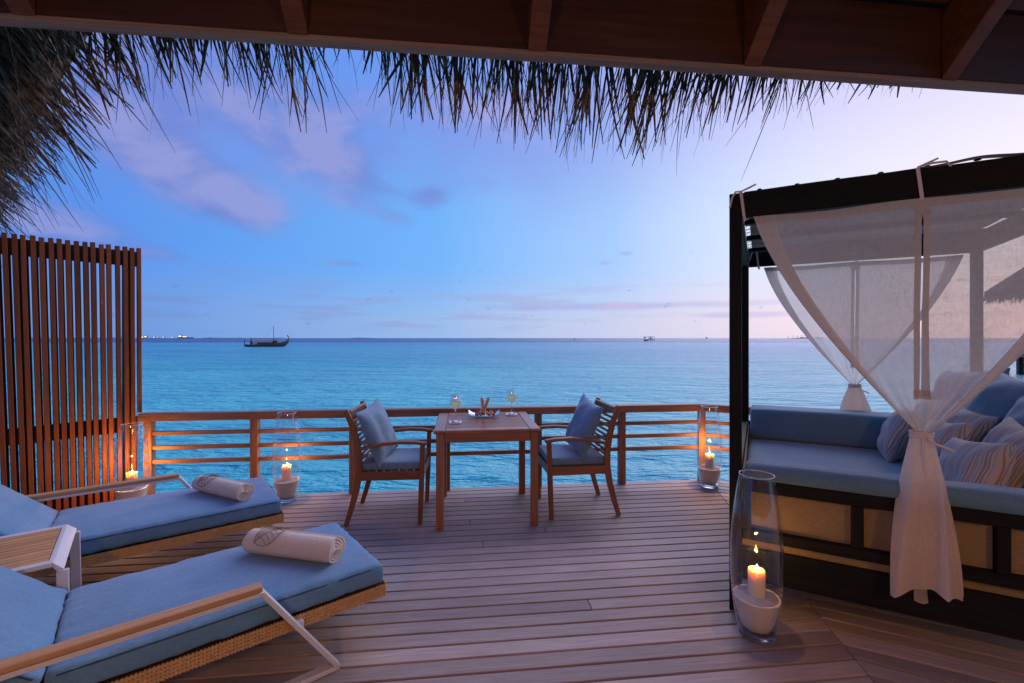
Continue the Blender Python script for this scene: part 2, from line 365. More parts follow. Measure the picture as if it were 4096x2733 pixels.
M_glass = glass('vase glass', c4(.965, .975, .985), 1.5, 0.02, 0.045)
M_glassrim = plain('glass rim', c4(.62, .58, .66), 0.12, spec=0.9, Transmission_Weight=0.35, IOR=1.45)
M_glassfoot = plain('thick glass', c4(.75, .85, 1.0), 0.05, spec=0.8, Transmission_Weight=0.9, IOR=1.45)
M_wineglass = glass('wine glass', c4(.97, .98, .99), 1.5, 0.03, 0.07)
M_plateglass = glass('aqua glass', c4(.62, .86, .88), 1.55, 0.08, 0.12)
m, t, out = mat('white wine'); M_wine = m
_tp = t.new('ShaderNodeBsdfTransparent'); _tp.inputs[0].default_value = c4(.93, .92, .68)
_tl = t.new('ShaderNodeBsdfTranslucent'); _tl.inputs[0].default_value = c4(1.0, .98, .72)
_gl = t.new('ShaderNodeBsdfGlossy'); _gl.inputs['Roughness'].default_value = 0.05
_m1 = t.new('ShaderNodeMixShader'); _m1.inputs[0].default_value = 0.72; t.l.new(_tp.outputs[0], _m1.inputs[1]); t.l.new(_tl.outputs[0], _m1.inputs[2])
_m2 = t.new('ShaderNodeMixShader'); _m2.inputs[0].default_value = 0.08; t.l.new(_m1.outputs[0], _m2.inputs[1]); t.l.new(_gl.outputs[0], _m2.inputs[2]); t.l.new(_m2.outputs[0], out.inputs[0])
M_sand = plain('white sand', c4(.72, .66, .59), 0.95, nz=.28, ns=260)
m, t, out = mat('candle wax'); M_wax = m
_b = principled(t, out, Base_Color=c4(.86, .76, .58), Roughness=0.45, Subsurface_Weight=1.0, Subsurface_Scale=0.04)
_b.inputs['Subsurface Radius'].default_value = (1.0, 0.46, 0.12)
m, t, out = mat('flame'); M_flame = m
_e = t.new('ShaderNodeEmission'); _e.inputs[0].default_value = c4(1.0, .55, .16); _e.inputs[1].default_value = 28; t.l.new(_e.outputs[0], out.inputs[0])
M_wick = plain('burnt wick', c4(.02, .015, .01), 0.9)
m, t, out = mat('palm thatch'); M_thatch = m
_co = t.new('ShaderNodeTexCoord').outputs['Object']
_n = t.noise(_co, 26, 2, .5); _n2 = t.noise(_co, 130, 3, .6)
_c = t.ramp(t.math('ADD', t.math('MULTIPLY', _n, .7), t.math('MULTIPLY', _n2, .3)), [(.34, c4(.030, .020, .013)), (.5, c4(.115, .084, .058)), (.66, c4(.32, .265, .21))])
_b = principled(t, out, Base_Color=_c, Roughness=0.6, Specular_IOR_Level=0.35)
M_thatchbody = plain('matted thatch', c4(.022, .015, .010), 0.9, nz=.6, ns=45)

# ------------------------------------------------------------------ sea
WATER_Z = -1.30
m, t, out = mat('sea water'); M_sea = m
pos = t.new('ShaderNodeNewGeometry').outputs['Position']; px, py, pz = t.sep(pos)
reef = t.noise(t.mapping(pos, (.010, .028, 1)), 1.0, 5, .55, .3)                 # patches of sand and weed on the bottom
dist = t.math('ADD', py, t.math('MULTIPLY', t.math('SUBTRACT', reef, .5), 60))
shal = t.mix(t.step(reef, .40, .62), c4(.050, .58, .64), c4(.11, .76, .74))
near = t.noise(t.mapping(pos, (.10, .22, 1)), 1.0, 4, .5)
shal = t.mix(t.math('MULTIPLY', t.step(near, .42, .62), .45), shal, c4(.034, .47, .58))
deep = t.mix(t.step(reef, .3, .7), c4(.014, .23, .50), c4(.03, .36, .60))
cw = t.mix(t.step(dist, 30, 95), shal, t.mix(.55, shal, deep))
cw = t.mix(t.step(dist, 210, 330), cw, c4(.012, .090, .30))
w1 = t.noise(t.mapping(pos, (.8, 1.7, 1), rot=(0, 0, R(10))), 1.0, 5, .55, .35)
w2 = t.noise(t.mapping(pos, (.09, .24, 1), rot=(0, 0, R(-6))), 1.0, 4, .5)
w3 = t.noise(t.mapping(pos, (2.6, 5.0, 1)), 1.0, 3, .55, .4)
hh = t.math('ADD', t.math('ADD', t.math('MULTIPLY', w1, .55), t.math('MULTIPLY', w2, 1.6)), t.math('MULTIPLY', w3, .10))
bp_ = t.new('ShaderNodeBump'); bp_.inputs['Strength'].default_value = 1.0; bp_.inputs['Distance'].default_value = 1.3; t.put(bp_.inputs['Height'], hh)
dfs = t.new('ShaderNodeBsdfDiffuse'); t.put(dfs.inputs[0], cw); t.l.new(bp_.outputs[0], dfs.inputs['Normal'])
gls = t.new('ShaderNodeBsdfGlossy'); gls.inputs['Roughness'].default_value = 0.17; t.l.new(bp_.outputs[0], gls.inputs['Normal'])
ge = t.new('ShaderNodeNewGeometry'); dt = t.new('ShaderNodeVectorMath', operation='DOT_PRODUCT'); t.l.new(bp_.outputs[0], dt.inputs[0]); t.l.new(ge.outputs['Incoming'], dt.inputs[1])
fq = t.math('POWER', t.math('SUBTRACT', 1.0, t.math('MAXIMUM', dt.outputs['Value'], 0.0)), 4.0)
wfac = t.math('MULTIPLY_ADD', fq, 0.50, 0.025, clamp=True)
mxs = t.new('ShaderNodeMixShader'); t.put(mxs.inputs[0], wfac); t.l.new(dfs.outputs[0], mxs.inputs[1]); t.l.new(gls.outputs[0], mxs.inputs[2]); t.l.new(mxs.outputs[0], out.inputs[0])
mb = MB(); mb.add([(-14000, -300, 0), (14000, -300, 0), (14000, 16000, 0), (-14000, 16000, 0)], [(0, 1, 2, 3)])
sea = mb.obj('water', M_sea, None, Matrix.Translation((0, 0, WATER_Z)), smooth=False)
tag(sea, 'calm turquoise lagoon water running out to the horizon', 'water', kind='structure')

# ------------------------------------------------------------------ deck
AL, AR = R(6.3), R(-26.1)
uL, nL = Vector((math.cos(AL), math.sin(AL), 0)), Vector((-math.sin(AL), math.cos(AL), 0))
uR, nR = Vector((math.cos(AR), math.sin(AR), 0)), Vector((-math.sin(AR), math.cos(AR), 0))
PM = Vector((1.511, 1.90, 0)); AM = (AL + AR) / 2 + R(90); uM = Vector((math.cos(AM), math.sin(AM), 0))
NL0 = 4.384                                     # outer edge of the deck, measured across the left boards
tM = (NL0 - PM.dot(nL)) / uM.dot(nL); CORNER = PM + uM * tM; NR0 = CORNER.dot(nR)
SCR0 = Vector((-3.32, 4.05, 0)); SA = R(49.2); uS = Vector((math.cos(SA), math.sin(SA), 0)); nS = Vector((math.sin(SA), -math.cos(SA), 0))  # nS faces the deck
PITCH, GAP, TH = 0.0975, 0.0115, 0.026
deck = thing('deck', (0, 0, 0), kind='structure', label='weathered grey brown timber deck above the lagoon', cat='deck')
def mitre_at(n, nn): return PM + uM * ((n - PM.dot(nn)) / uM.dot(nn))
def plank(x0a, x0b, x1a, x1b, n0, n1, u, nn):
    """quad board: x range at the outer edge n0 (a) and inner edge n1 (b)"""
    xm, nm = (x0a + x1a) / 2, (n0 + n1) / 2
    vs = []
    for z in (-TH, 0):
        for x, n in ((x0a, n0), (x0b, n1), (x1b, n1), (x1a, n0)): vs.append((x - xm, n - nm, z))
    me = MB().add(vs, [(0, 3, 2, 1), (4, 5, 6, 7), (0, 1, 5, 4), (1, 2, 6, 5), (2, 3, 7, 6), (3, 0, 4, 7)]).fixed('plank')
    o = bpy.data.objects.new('plank', me); col.objects.link(o); me.materials.append(M_deck); o.parent = deck
    M = Matrix((u, nn, (0, 0, 1))).transposed().to_4x4(); M.translation = u * xm + nn * nm + Vector((0, 0, random.uniform(-.0012, 0))); o.matrix_local = M
    bev(o, 0.0035, 2); return o
rng = random.Random(3)
for k in range(38):
    n0 = NL0 - k * PITCH; n1 = n0 - PITCH + GAP
    xa, xb = mitre_at(n0, nL).dot(uL) - .002, mitre_at(n1, nL).dot(uL) - .002
    # left limit: a little behind the screen
    def lim(n):
        q = SCR0 - nS * 0.16; s_ = (n - q.dot(nL)) / uS.dot(nL); return max((q + uS * s_).dot(uL), -4.6)
    l0, l1 = lim(n0), lim(n1)
    cuts = []
    if k not in (0,):
        cx_ = rng.uniform(-1.6, 1.0) if k != 10 else 0.62
        if k == 10 or rng.random() < .16: cuts.append(cx_)
    last0, last1 = l0, l1
    for cx_ in cuts:
        plank(last0, last1, cx_ - .0015, cx_ - .0015, n0, n1, uL, nL); last0 = last1 = cx_ + .0015
    plank(last0, last1, xa, xb, n0, n1, uL, nL)
for k in range(38):
    n0 = NR0 - k * PITCH; n1 = n0 - PITCH + GAP
    xa, xb = mitre_at(n0, nR).dot(uR) + .002, mitre_at(n1, nR).dot(uR) + .002
    end = xa + 4.6
    if rng.random() < .12:
        c_ = xa + rng.uniform(1.4, 3.4); plank(xa, xb, c_ - .0015, c_ - .0015, n0, n1, uR, nR); plank(c_ + .0015, c_ + .0015, end, end, n0, n1, uR, nR)
    else: plank(xa, xb, end, end, n0, n1, uR, nR)
# joists and underlay below the boards
def poly(name, pts, z0, z1, mt, parent):
    n = len(pts); vs = [(p.x, p.y, z0) for p in pts] + [(p.x, p.y, z1) for p in pts]
    fs = [tuple(range(n - 1, -1, -1)), tuple(range(n, 2 * n))] + [(i, (i + 1) % n, n + (i + 1) % n, n + i) for i in range(n)]
    return MB().add(vs, fs).obj(name, mt, parent, smooth=False)
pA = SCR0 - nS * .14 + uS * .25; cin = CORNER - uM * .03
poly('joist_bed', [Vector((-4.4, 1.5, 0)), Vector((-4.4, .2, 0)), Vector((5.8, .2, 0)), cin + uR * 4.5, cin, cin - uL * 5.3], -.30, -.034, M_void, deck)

# ------------------------------------------------------------------ railing
N_POST = 4.312                                   # front face of the posts across the left boards
RAIL_Z = 0.774
rail = thing('railing', tuple(uL * (-2.8) + nL * (N_POST + .033)), AL, 'reddish timber railing of posts and four horizontal rails round the deck edge', 'railing')
corner_xL = 2.40; ox = -2.8
pc = uL * corner_xL + nL * (N_POST + .033)       # centre of the corner post
AQ = R(-27.5); uQ = Vector((math.cos(AQ), math.sin(AQ), 0))
inv = rail.matrix_basis.inverted() if False else (Matrix.Translation(rail.location) @ Matrix.Rotation(AL, 4, 'Z')).inverted()
def loc(p, z): q = inv @ Vector((p.x, p.y, 0)); return Vector((q.x, q.y, z))
posts_l = [uL * (x + .033) + nL * (N_POST + .033) for x in (-2.773, -1.891, -1.03, -.175, .70, 1.535)] + [pc]
posts_r = [pc + uQ * d for d in (.745, 1.50, 2.25, 3.0)]
for i, p in enumerate(posts_l + posts_r):
    d = uL if i < 6 else (uL + uQ).normalized() if i == 6 else uQ
    q = inv.to_3x3() @ d
    beam('post', loc(p, 0.0), loc(p, RAIL_Z - .072), .066, .066, M_rail, rail, up=q, bevel=.004)
def run(pts, zc, wd, ht, nm, trim=0.03):
    for a, b in zip(pts, pts[1:]):
        d = (b - a).normalized(); beam(nm, loc(a + d * trim, zc), loc(b - d * trim, zc), wd, ht, M_rail, rail, bevel=.004)
dl = (posts_l[1] - posts_l[0]).normalized()
m3, mR = posts_l[3] + dl * .033, pc
beam('top_rail', loc(posts_l[0] - dl * .07, RAIL_Z - .036), loc(m3, RAIL_Z - .036), .095, .070, M_rail, rail, bevel=.006)
beam('top_rail', loc(m3 + dl * .002, RAIL_Z - .036), loc(pc + dl * .012, RAIL_Z - .036), .095, .070, M_rail, rail, bevel=.006)
beam('top_rail', loc(pc + uQ * .016, RAIL_Z - .037), loc(posts_r[-1] + uQ * .1, RAIL_Z - .037), .095, .070, M_rail, rail, bevel=.006)
for zc in (.592, .465, .340):
    run(posts_l, zc, .034, .036, 'rail'); run([pc] + posts_r, zc, .034, .036, 'rail')

# ------------------------------------------------------------------ privacy screen
scr = thing('privacy_screen', tuple(SCR0), SA - math.pi, 'tall reddish brown slatted timber privacy screen at the deck corner', 'screen')
# local x runs away from the corner towards the camera, local +y faces the deck (nS turned with it)
xs = [-.013, -.061, -.107, -.158, -.216, -.261, -.315, -.362, -.414, -.465, -.514, -.561, -.613, -.660, -.713, -.757, -.808, -.858, -.910, -.962, -1.01, -1.06]
fy = 1.0
for i, s_ in enumerate(xs):
    x = -s_ - .0 ; lean = .010 + .050 * min(1, i / 16)
    wd = .0295 + rng.uniform(-.001, .001)
    top = 2.232 + rng.uniform(-.006, .004) - .004
    zb = .775 if i == 0 else -.05
    a, bq = Vector((x - .006, fy * .028, top)), Vector((x - .006 - lean * (top - zb) / 2.3, fy * .028, zb))
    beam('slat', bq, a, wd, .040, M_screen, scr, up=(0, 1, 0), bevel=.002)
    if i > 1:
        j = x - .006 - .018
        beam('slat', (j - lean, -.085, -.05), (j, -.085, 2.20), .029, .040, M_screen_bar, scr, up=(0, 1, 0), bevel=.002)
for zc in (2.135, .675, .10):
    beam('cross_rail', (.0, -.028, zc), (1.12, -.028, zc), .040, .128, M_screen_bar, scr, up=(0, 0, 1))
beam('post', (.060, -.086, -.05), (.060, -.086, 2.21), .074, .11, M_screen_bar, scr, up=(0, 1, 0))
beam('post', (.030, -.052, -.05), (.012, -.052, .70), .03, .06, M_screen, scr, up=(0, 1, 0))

# ------------------------------------------------------------------ villa roof with thatched eaves
NF = 1.714; HB = CAM_H + 1.05                    # outer lower edge of the fascia
roof = thing('thatched_roof', tuple(nL * NF), AL, 'dark timber roof overhang with shaggy palm thatch hanging along its eaves', 'roof')
SL = R(44.0); tS, cS, sS = math.tan(SL), math.cos(SL), math.sin(SL)
# local frame: x along the fascia, y outwards, z up
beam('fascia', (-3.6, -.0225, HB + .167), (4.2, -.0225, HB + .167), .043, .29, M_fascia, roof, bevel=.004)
beam('lit_underside_strip', (-3.6, -.0225, HB + .010), (4.2, -.0225, HB + .010), .046, .020, M_fascia_lit, roof, bevel=.003)  # added strip, its pale colour stands for sky light on the fascia's bottom face
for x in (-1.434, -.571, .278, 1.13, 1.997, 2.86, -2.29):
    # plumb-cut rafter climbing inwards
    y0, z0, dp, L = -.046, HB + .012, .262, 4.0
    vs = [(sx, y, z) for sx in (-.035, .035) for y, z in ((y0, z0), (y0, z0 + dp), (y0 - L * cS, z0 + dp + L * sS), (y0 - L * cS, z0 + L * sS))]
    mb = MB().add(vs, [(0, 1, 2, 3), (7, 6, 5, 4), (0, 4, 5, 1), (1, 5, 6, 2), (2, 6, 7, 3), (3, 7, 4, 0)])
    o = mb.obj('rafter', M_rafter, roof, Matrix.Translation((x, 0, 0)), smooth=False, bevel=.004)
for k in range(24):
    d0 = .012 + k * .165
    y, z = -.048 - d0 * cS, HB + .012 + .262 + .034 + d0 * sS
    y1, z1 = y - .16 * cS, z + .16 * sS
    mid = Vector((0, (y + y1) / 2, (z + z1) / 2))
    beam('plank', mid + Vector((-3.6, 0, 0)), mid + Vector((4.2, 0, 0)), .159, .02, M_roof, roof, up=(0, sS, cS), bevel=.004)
# matted body of the thatch above the planks
mb = MB()
yA, zA = .07, HB + .30
vs = [(x, y, z) for x in (-3.6, 4.2) for y, z in ((yA, zA - .02), (yA + .16, zA + .10), (yA - 3.6, zA + .10 + 3.7 * tS), (yA - 3.6, zA - .02 + 3.6 * tS))]
mb.add(vs, [(0, 1, 2, 3), (7, 6, 5, 4), (0, 4, 5, 1), (1, 5, 6, 2), (2, 6, 7, 3), (3, 7, 4, 0)])
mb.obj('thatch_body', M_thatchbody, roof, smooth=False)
def strand(mb, p, d, L, wd, droop, rr, seg=4):
    """one dry leaflet: a folded ribbon, three verts across"""
    d = d.normalized(); side = d.cross(Vector((rr.uniform(-1, 1), rr.uniform(-1, 1), rr.uniform(-.3, .3)))).normalized()
    nrm = side.cross(d).normalized(); kink = Vector((rr.gauss(0, 1), rr.gauss(0, 1), 0)) * .10 * L
    vs = []; fs = []; q = Vector(p); cur = Vector(d); brk = rr.randint(2, seg) if rr.random() < .16 else 99; bd_ = Vector((rr.gauss(0, .5), rr.gauss(0, .3), -rr.uniform(.2, .9)))
    for i in range(seg + 1):
        t_ = i / seg; ww = wd * (1 - t_ ** 4 * .72) * .5
        c_ = q + kink * t_ * t_
        vs += [c_ - side * ww, c_ + nrm * ww * .55, c_ + side * ww]
        if i < seg:
            if i == brk - 1: cur = (cur + bd_).normalized()
            q = q + cur * (L / seg); cur = (cur + Vector((0, 0, -droop / seg))).normalized()
    for i in range(seg):
        a = i * 3; fs += [(a, a + 1, a + 4, a + 3), (a + 1, a + 2, a + 5, a + 4)]
    mb.add(vs, fs)
def stuff(mb, name, mt, parent):
    me = mb.mesh(name); o = link(name, me, mt, parent, None, True, 50); o['kind'] = 'stuff'; return o
# tip height of the fringe in the photo's rows, by place along the eave
rr = random.Random(11)
TIPS = [(250, 420), (450, 410), (560, 350), (620, 420), (700, 340), (800, 325), (900, 400), (980, 380), (1040, 500), (1120, 540), (1180, 470), (1230, 290), (1300, 300), (1400, 240), (1480, 320), (1560, 400), (1650, 480), (1750, 490), (1850, 500), (1950, 540), (2060, 560), (2150, 520), (2250, 590), (2320, 640), (2420, 600), (2500, 640), (2580, 580), (2680, 620), (2760, 610), (2840, 540), (2960, 490), (3080, 480), (3200, 455), (3330, 430), (3440, 385), (3520, 350), (3600, 395), (3700, 385), (3780, 378), (3830, 340)]
DENS = [(250, .62), (1150, .62), (1200, .30), (1450, .35), (1560, .8), (1700, 1.0), (2900, 1.0), (3250, .9), (3400, .7), (3480, .5), (3540, .12), (3590, .6), (3680, .55), (3720, .2), (3770, .5), (3830, .1)]
mb = MB(); N = 1150
ci, si = math.cos(AL), math.sin(AL)
for i in range(N):
    u = rr.uniform(150, 3830)
    if rr.random() > interp(DENS, u): continue
    q = (u - 2048) / 1820
    yo = .12 + rr.uniform(-.03, .06)
    n_ = NF + yo; Y = n_ / (ci - si * q); X = q * Y; xl = ci * X + si * Y
    # length that puts the tip on the wanted row
    vt = interp(TIPS, u); off = 1352.5 - vt
    best = .15
    ang = R(rr.uniform(46, 66)); cc_, ss_ = math.cos(ang), math.sin(ang); zr = HB + .30 + rr.uniform(-.02, .06)
    for L in [x_ * .02 for x_ in range(8, 48)]:
        if (zr - ss_ * L * 1.02 - CAM_H) * 1820 / (Y + cc_ * L * .95) < off: best = L; break
    Lr = best * (rr.uniform(.55, 1.02) if rr.random() > .12 else rr.uniform(.95, 1.12))
    d = Vector((rr.gauss(0, .16), cc_, -ss_))
    strand(mb, (xl, yo, zr), d, Lr, rr.choice((.004, .006, .009, .012, .016)) * rr.uniform(.8, 1.2), rr.uniform(0, .5), rr)
for i in range(60):
    xl = rr.uniform(-2.2, 1.6); d = Vector((rr.gauss(0, .5), .5, -.8)); strand(mb, (xl, .14, HB + .30), d, rr.uniform(.3, .62), .004, rr.uniform(.2, 1.2), rr, 6)
stuff(mb, 'thatch_fringe', M_thatch, roof)

# the wing to the left, its eave running forward
wing = thing('thatched_eave', (-1.55, 1.84, 0), R(143.13), 'shaggy thatched eave of the side wing above the slatted screen', 'eave')
# local: x along the eave away from the camera, local -y outwards (towards the sea), z up
EZ = 2.47
WM_ = Matrix.Translation((-1.55, 1.84, 0)) @ Matrix.Rotation(R(143.13), 4, 'Z')
mb = MB()
for i in range(7000):
    x = rr.uniform(-1.1, 6.2); lay = rr.random() ** 1.25
    back = lay * 1.05                                     # rows further up the slope
    tip = EZ + back * .86 + .0 * x + rr.gauss(0, .03) - .06 * math.sin(x * 3.1) * .6
    ang = R(rr.uniform(36, 54)); L = rr.uniform(.28, .62)
    d = Vector((rr.gauss(0, .18), -math.cos(ang), -math.sin(ang))).normalized()
    tipy = back * .98 + rr.gauss(0, .03)
    p = Vector((x, tipy, tip)) - d * L + Vector((0, 0, .05 * rr.random()))
    pw_, tw_ = WM_ @ p, WM_ @ (p + d * L)
    if min(pw_.dot(nL), tw_.dot(nL)) < NF + .05: continue
    strand(mb, p, d, L * rr.choice((.8, .9, .95, 1.0, 1.0, 1.05, 1.25)), rr.choice((.005, .008, .011, .015, .020)) * rr.uniform(.8, 1.2), rr.uniform(0, .35), rr)
for i in range(160):
    x = rr.uniform(.55, 6.0); d = Vector((rr.gauss(0, .4), -.5, -.7)); strand(mb, (x, .25, EZ + .30), d, rr.uniform(.42, .72), .006, rr.uniform(.3, 1.2), rr, 6)
stuff(mb, 'thatch_fringe', M_thatch, wing)
mb = MB()
vs = [(x, y, z) for x in (.35, 6.4) for y, z in ((.13, EZ + .20), (.05, EZ + .32), (3.2, EZ + 3.1), (3.2, EZ + 2.86))]
mb.add(vs, [(0, 1, 2, 3), (7, 6, 5, 4), (0, 4, 5, 1), (1, 5, 6, 2), (2, 6, 7, 3), (3, 7, 4, 0)]); mb.obj('thatch_body', M_thatchbody, wing, smooth=False)
for k in range(9):
    y = .42 + k * .22; beam('batten', (.4, y, EZ + .31 + (y - .3) * .87), (6.3, y, EZ + .31 + (y - .3) * .87), .045, .025, M_roof, wing, up=(0, .65, .75))

wall = thing('sky_block_wall', (0, -3.2, 0), AL, 'unseen timber villa wall added behind the viewpoint to block the sky', 'wall', kind='structure')  # out of view, added to keep the sky behind off the fronts of things
for k in range(30): beam('plank', (-7, 0, .1 + k * .2), (7, 0, .1 + k * .2), .03, .192, M_roof, wall)
# pendant lamp of the villa behind the camera: its warm light reaches the rafters and the fronts of things
m, t, out = mat('lamp bulb'); M_bulb = m; _e = t.new('ShaderNodeEmission'); _e.inputs[0].default_value = c4(1, .55, .2); _e.inputs[1].default_value = 20; t.l.new(_e.outputs[0], out.inputs[0])
def point(name, p, e, c, rad, parent):
    d = bpy.data.lights.new(name, 'POINT'); d.energy = e; d.color = c; d.shadow_soft_size = rad
    o = bpy.data.objects.new(name, d); col.objects.link(o); o.parent = parent; o.location = p; return o
for lx, ly, lw_, lab in ((-.7, -1.3, 104, 'warm lit woven pendant lamp under the villa roof, on the lounger side'), (1.7, -1.0, 76, 'warm lit woven pendant lamp under the villa roof, on the daybed side')):
    lamp = thing('pendant_lamp', (lx, ly, 2.05), 0, lab, 'lamp', 'pendant lamps of the villa')
    MB().lathe([(.05, .34), (.13, .27), (.18, .15), (.19, .05), (.17, -.02)], 28).obj('lamp_shade', M_canvas, lamp)
    MB().tube([(0, 0, .34), (0, 0, 2.6)], .006, 6).obj('cord', M_wick, lamp)
    MB().lathe([(.001, -.04), (.025, -.03), (.035, 0), (.025, .03), (.001, .04)], 12, (0, 0, .12)).obj('bulb', M_bulb, lamp)
    point('lamp_light', (0, 0, -.05), lw_, (1.0, .43, .10), .16, lamp)

# ------------------------------------------------------------------ cushions and pillows
def axis(h, r, n):
    s_ = [-h, -h + r * .15, -h + r * .45, -h + r]; k = [-h + r + (2 * h - 2 * r) * i / n for i in range(1, n)]
    return s_ + k + [-q for q in reversed(s_)]
def cushion(hx, hy, hz, r, puff=.012, nx=14, ny=10, wr=.002, sx=0, seed=0):
    """upholstered pad with rounded edges, gently crowned top, slight puckers; returns MB centred at the origin"""
    X, Y, Z = axis(hx, r, nx), axis(hy, r, ny), axis(hz, min(r, hz * .98), 3)
    mb = MB(); rr_ = min(r, hz * .98)
    def P(x, y, z):
        q = Vector((x, y, z)); c = Vector((max(-hx + rr_, min(hx - rr_, x)), max(-hy + rr_, min(hy - rr_, y)), max(-hz + rr_, min(hz - rr_, z))))
        d = q - c
        if d.length > 1e-9: q = c + d.normalized() * min(rr_, max(abs(d.x), abs(d.y), abs(d.z)))
        k = (1 - (x / hx) ** 4) * (1 - (y / hy) ** 4)
        s_ = (1 if z > 0 else .3)
        q.z += puff * k * (z / hz) * s_
        e = 1 - min(1, min(hx - abs(x), hy - abs(y)) / .09)
        nz = noise.noise(Vector((x * 9 + seed, y * 9, z * 9))) * wr + noise.noise(Vector((x * 31 + seed, y * 31, z * 12))) * wr * 1.5 * e
        nz += wr * 1.6 * math.exp(-(hx - abs(x)) / .07) * noise.noise(Vector((x * 5, y * 38 + seed, 3))) * (1 if z > 0 else .3)
        nz += wr * 1.2 * math.exp(-(hy - abs(y)) / .04) * noise.noise(Vector((x * 17 + seed, y * 4, 7)))
        q += (d.normalized() if d.length > 1e-9 else Vector((0, 0, 1 if z > 0 else -1))) * nz
        return q
    def face(A, B, f):
        b = len(mb.v); na, nb = len(A), len(B)
        mb.v += [tuple(f(a, c)) for c in B for a in A]
        mb.f += [(b + j * na + i, b + j * na + i + 1, b + (j + 1) * na + i + 1, b + (j + 1) * na + i) for j in range(nb - 1) for i in range(na - 1)]
    for s_ in (-1, 1):
        face(X, Y, lambda a, c: P(a, c, s_ * hz)); face(X, Z, lambda a, c: P(a, s_ * hy, c)); face(Y, Z, lambda a, c: P(s_ * hx, a, c))
    return mb
def pillow_mesh(h, T, seed, n=26):
    mb = MB()
    for s_ in (-1, 1):
        def fn(u, v):
            a, b = u * 2 - 1, v * 2 - 1
            k = max(0, (1 - abs(a) ** 2.6)) ** .55 * max(0, (1 - abs(b) ** 2.6)) ** .55
            pin = .10
            x = h * a * (1 - pin * (1 - b * b)); y = h * b * (1 - pin * (1 - a * a))
            e = max(abs(a), abs(b))
            wz = noise.noise(Vector((a * 2.2 + seed, b * 2.2, s_))) * .10 + noise.noise(Vector((a * 6 + seed, b * 6, s_ * 3))) * .05 * e
            return (x, y, s_ * T * k * (1 + wz * 1.6) + (noise.noise(Vector((a * 2 + seed, b * 2, 9))) * .012))
        mb.grid(fn, n, n)
    return mb
def pillow(name, h, T, mt, p, normal, roll, seed, label, group):
    n_ = Vector(normal).normalized(); up = Vector((0, 0, 1)); x = up.cross(n_).normalized(); y = n_.cross(x)
    M = Matrix((x, y, n_)).transposed().to_4x4() @ Matrix.Rotation(roll, 4, 'Z'); M.translation = p
    o = pillow_mesh(h, T, seed).obj(name, mt, None, M, angle=80); return tag(o, label, 'pillow', group)

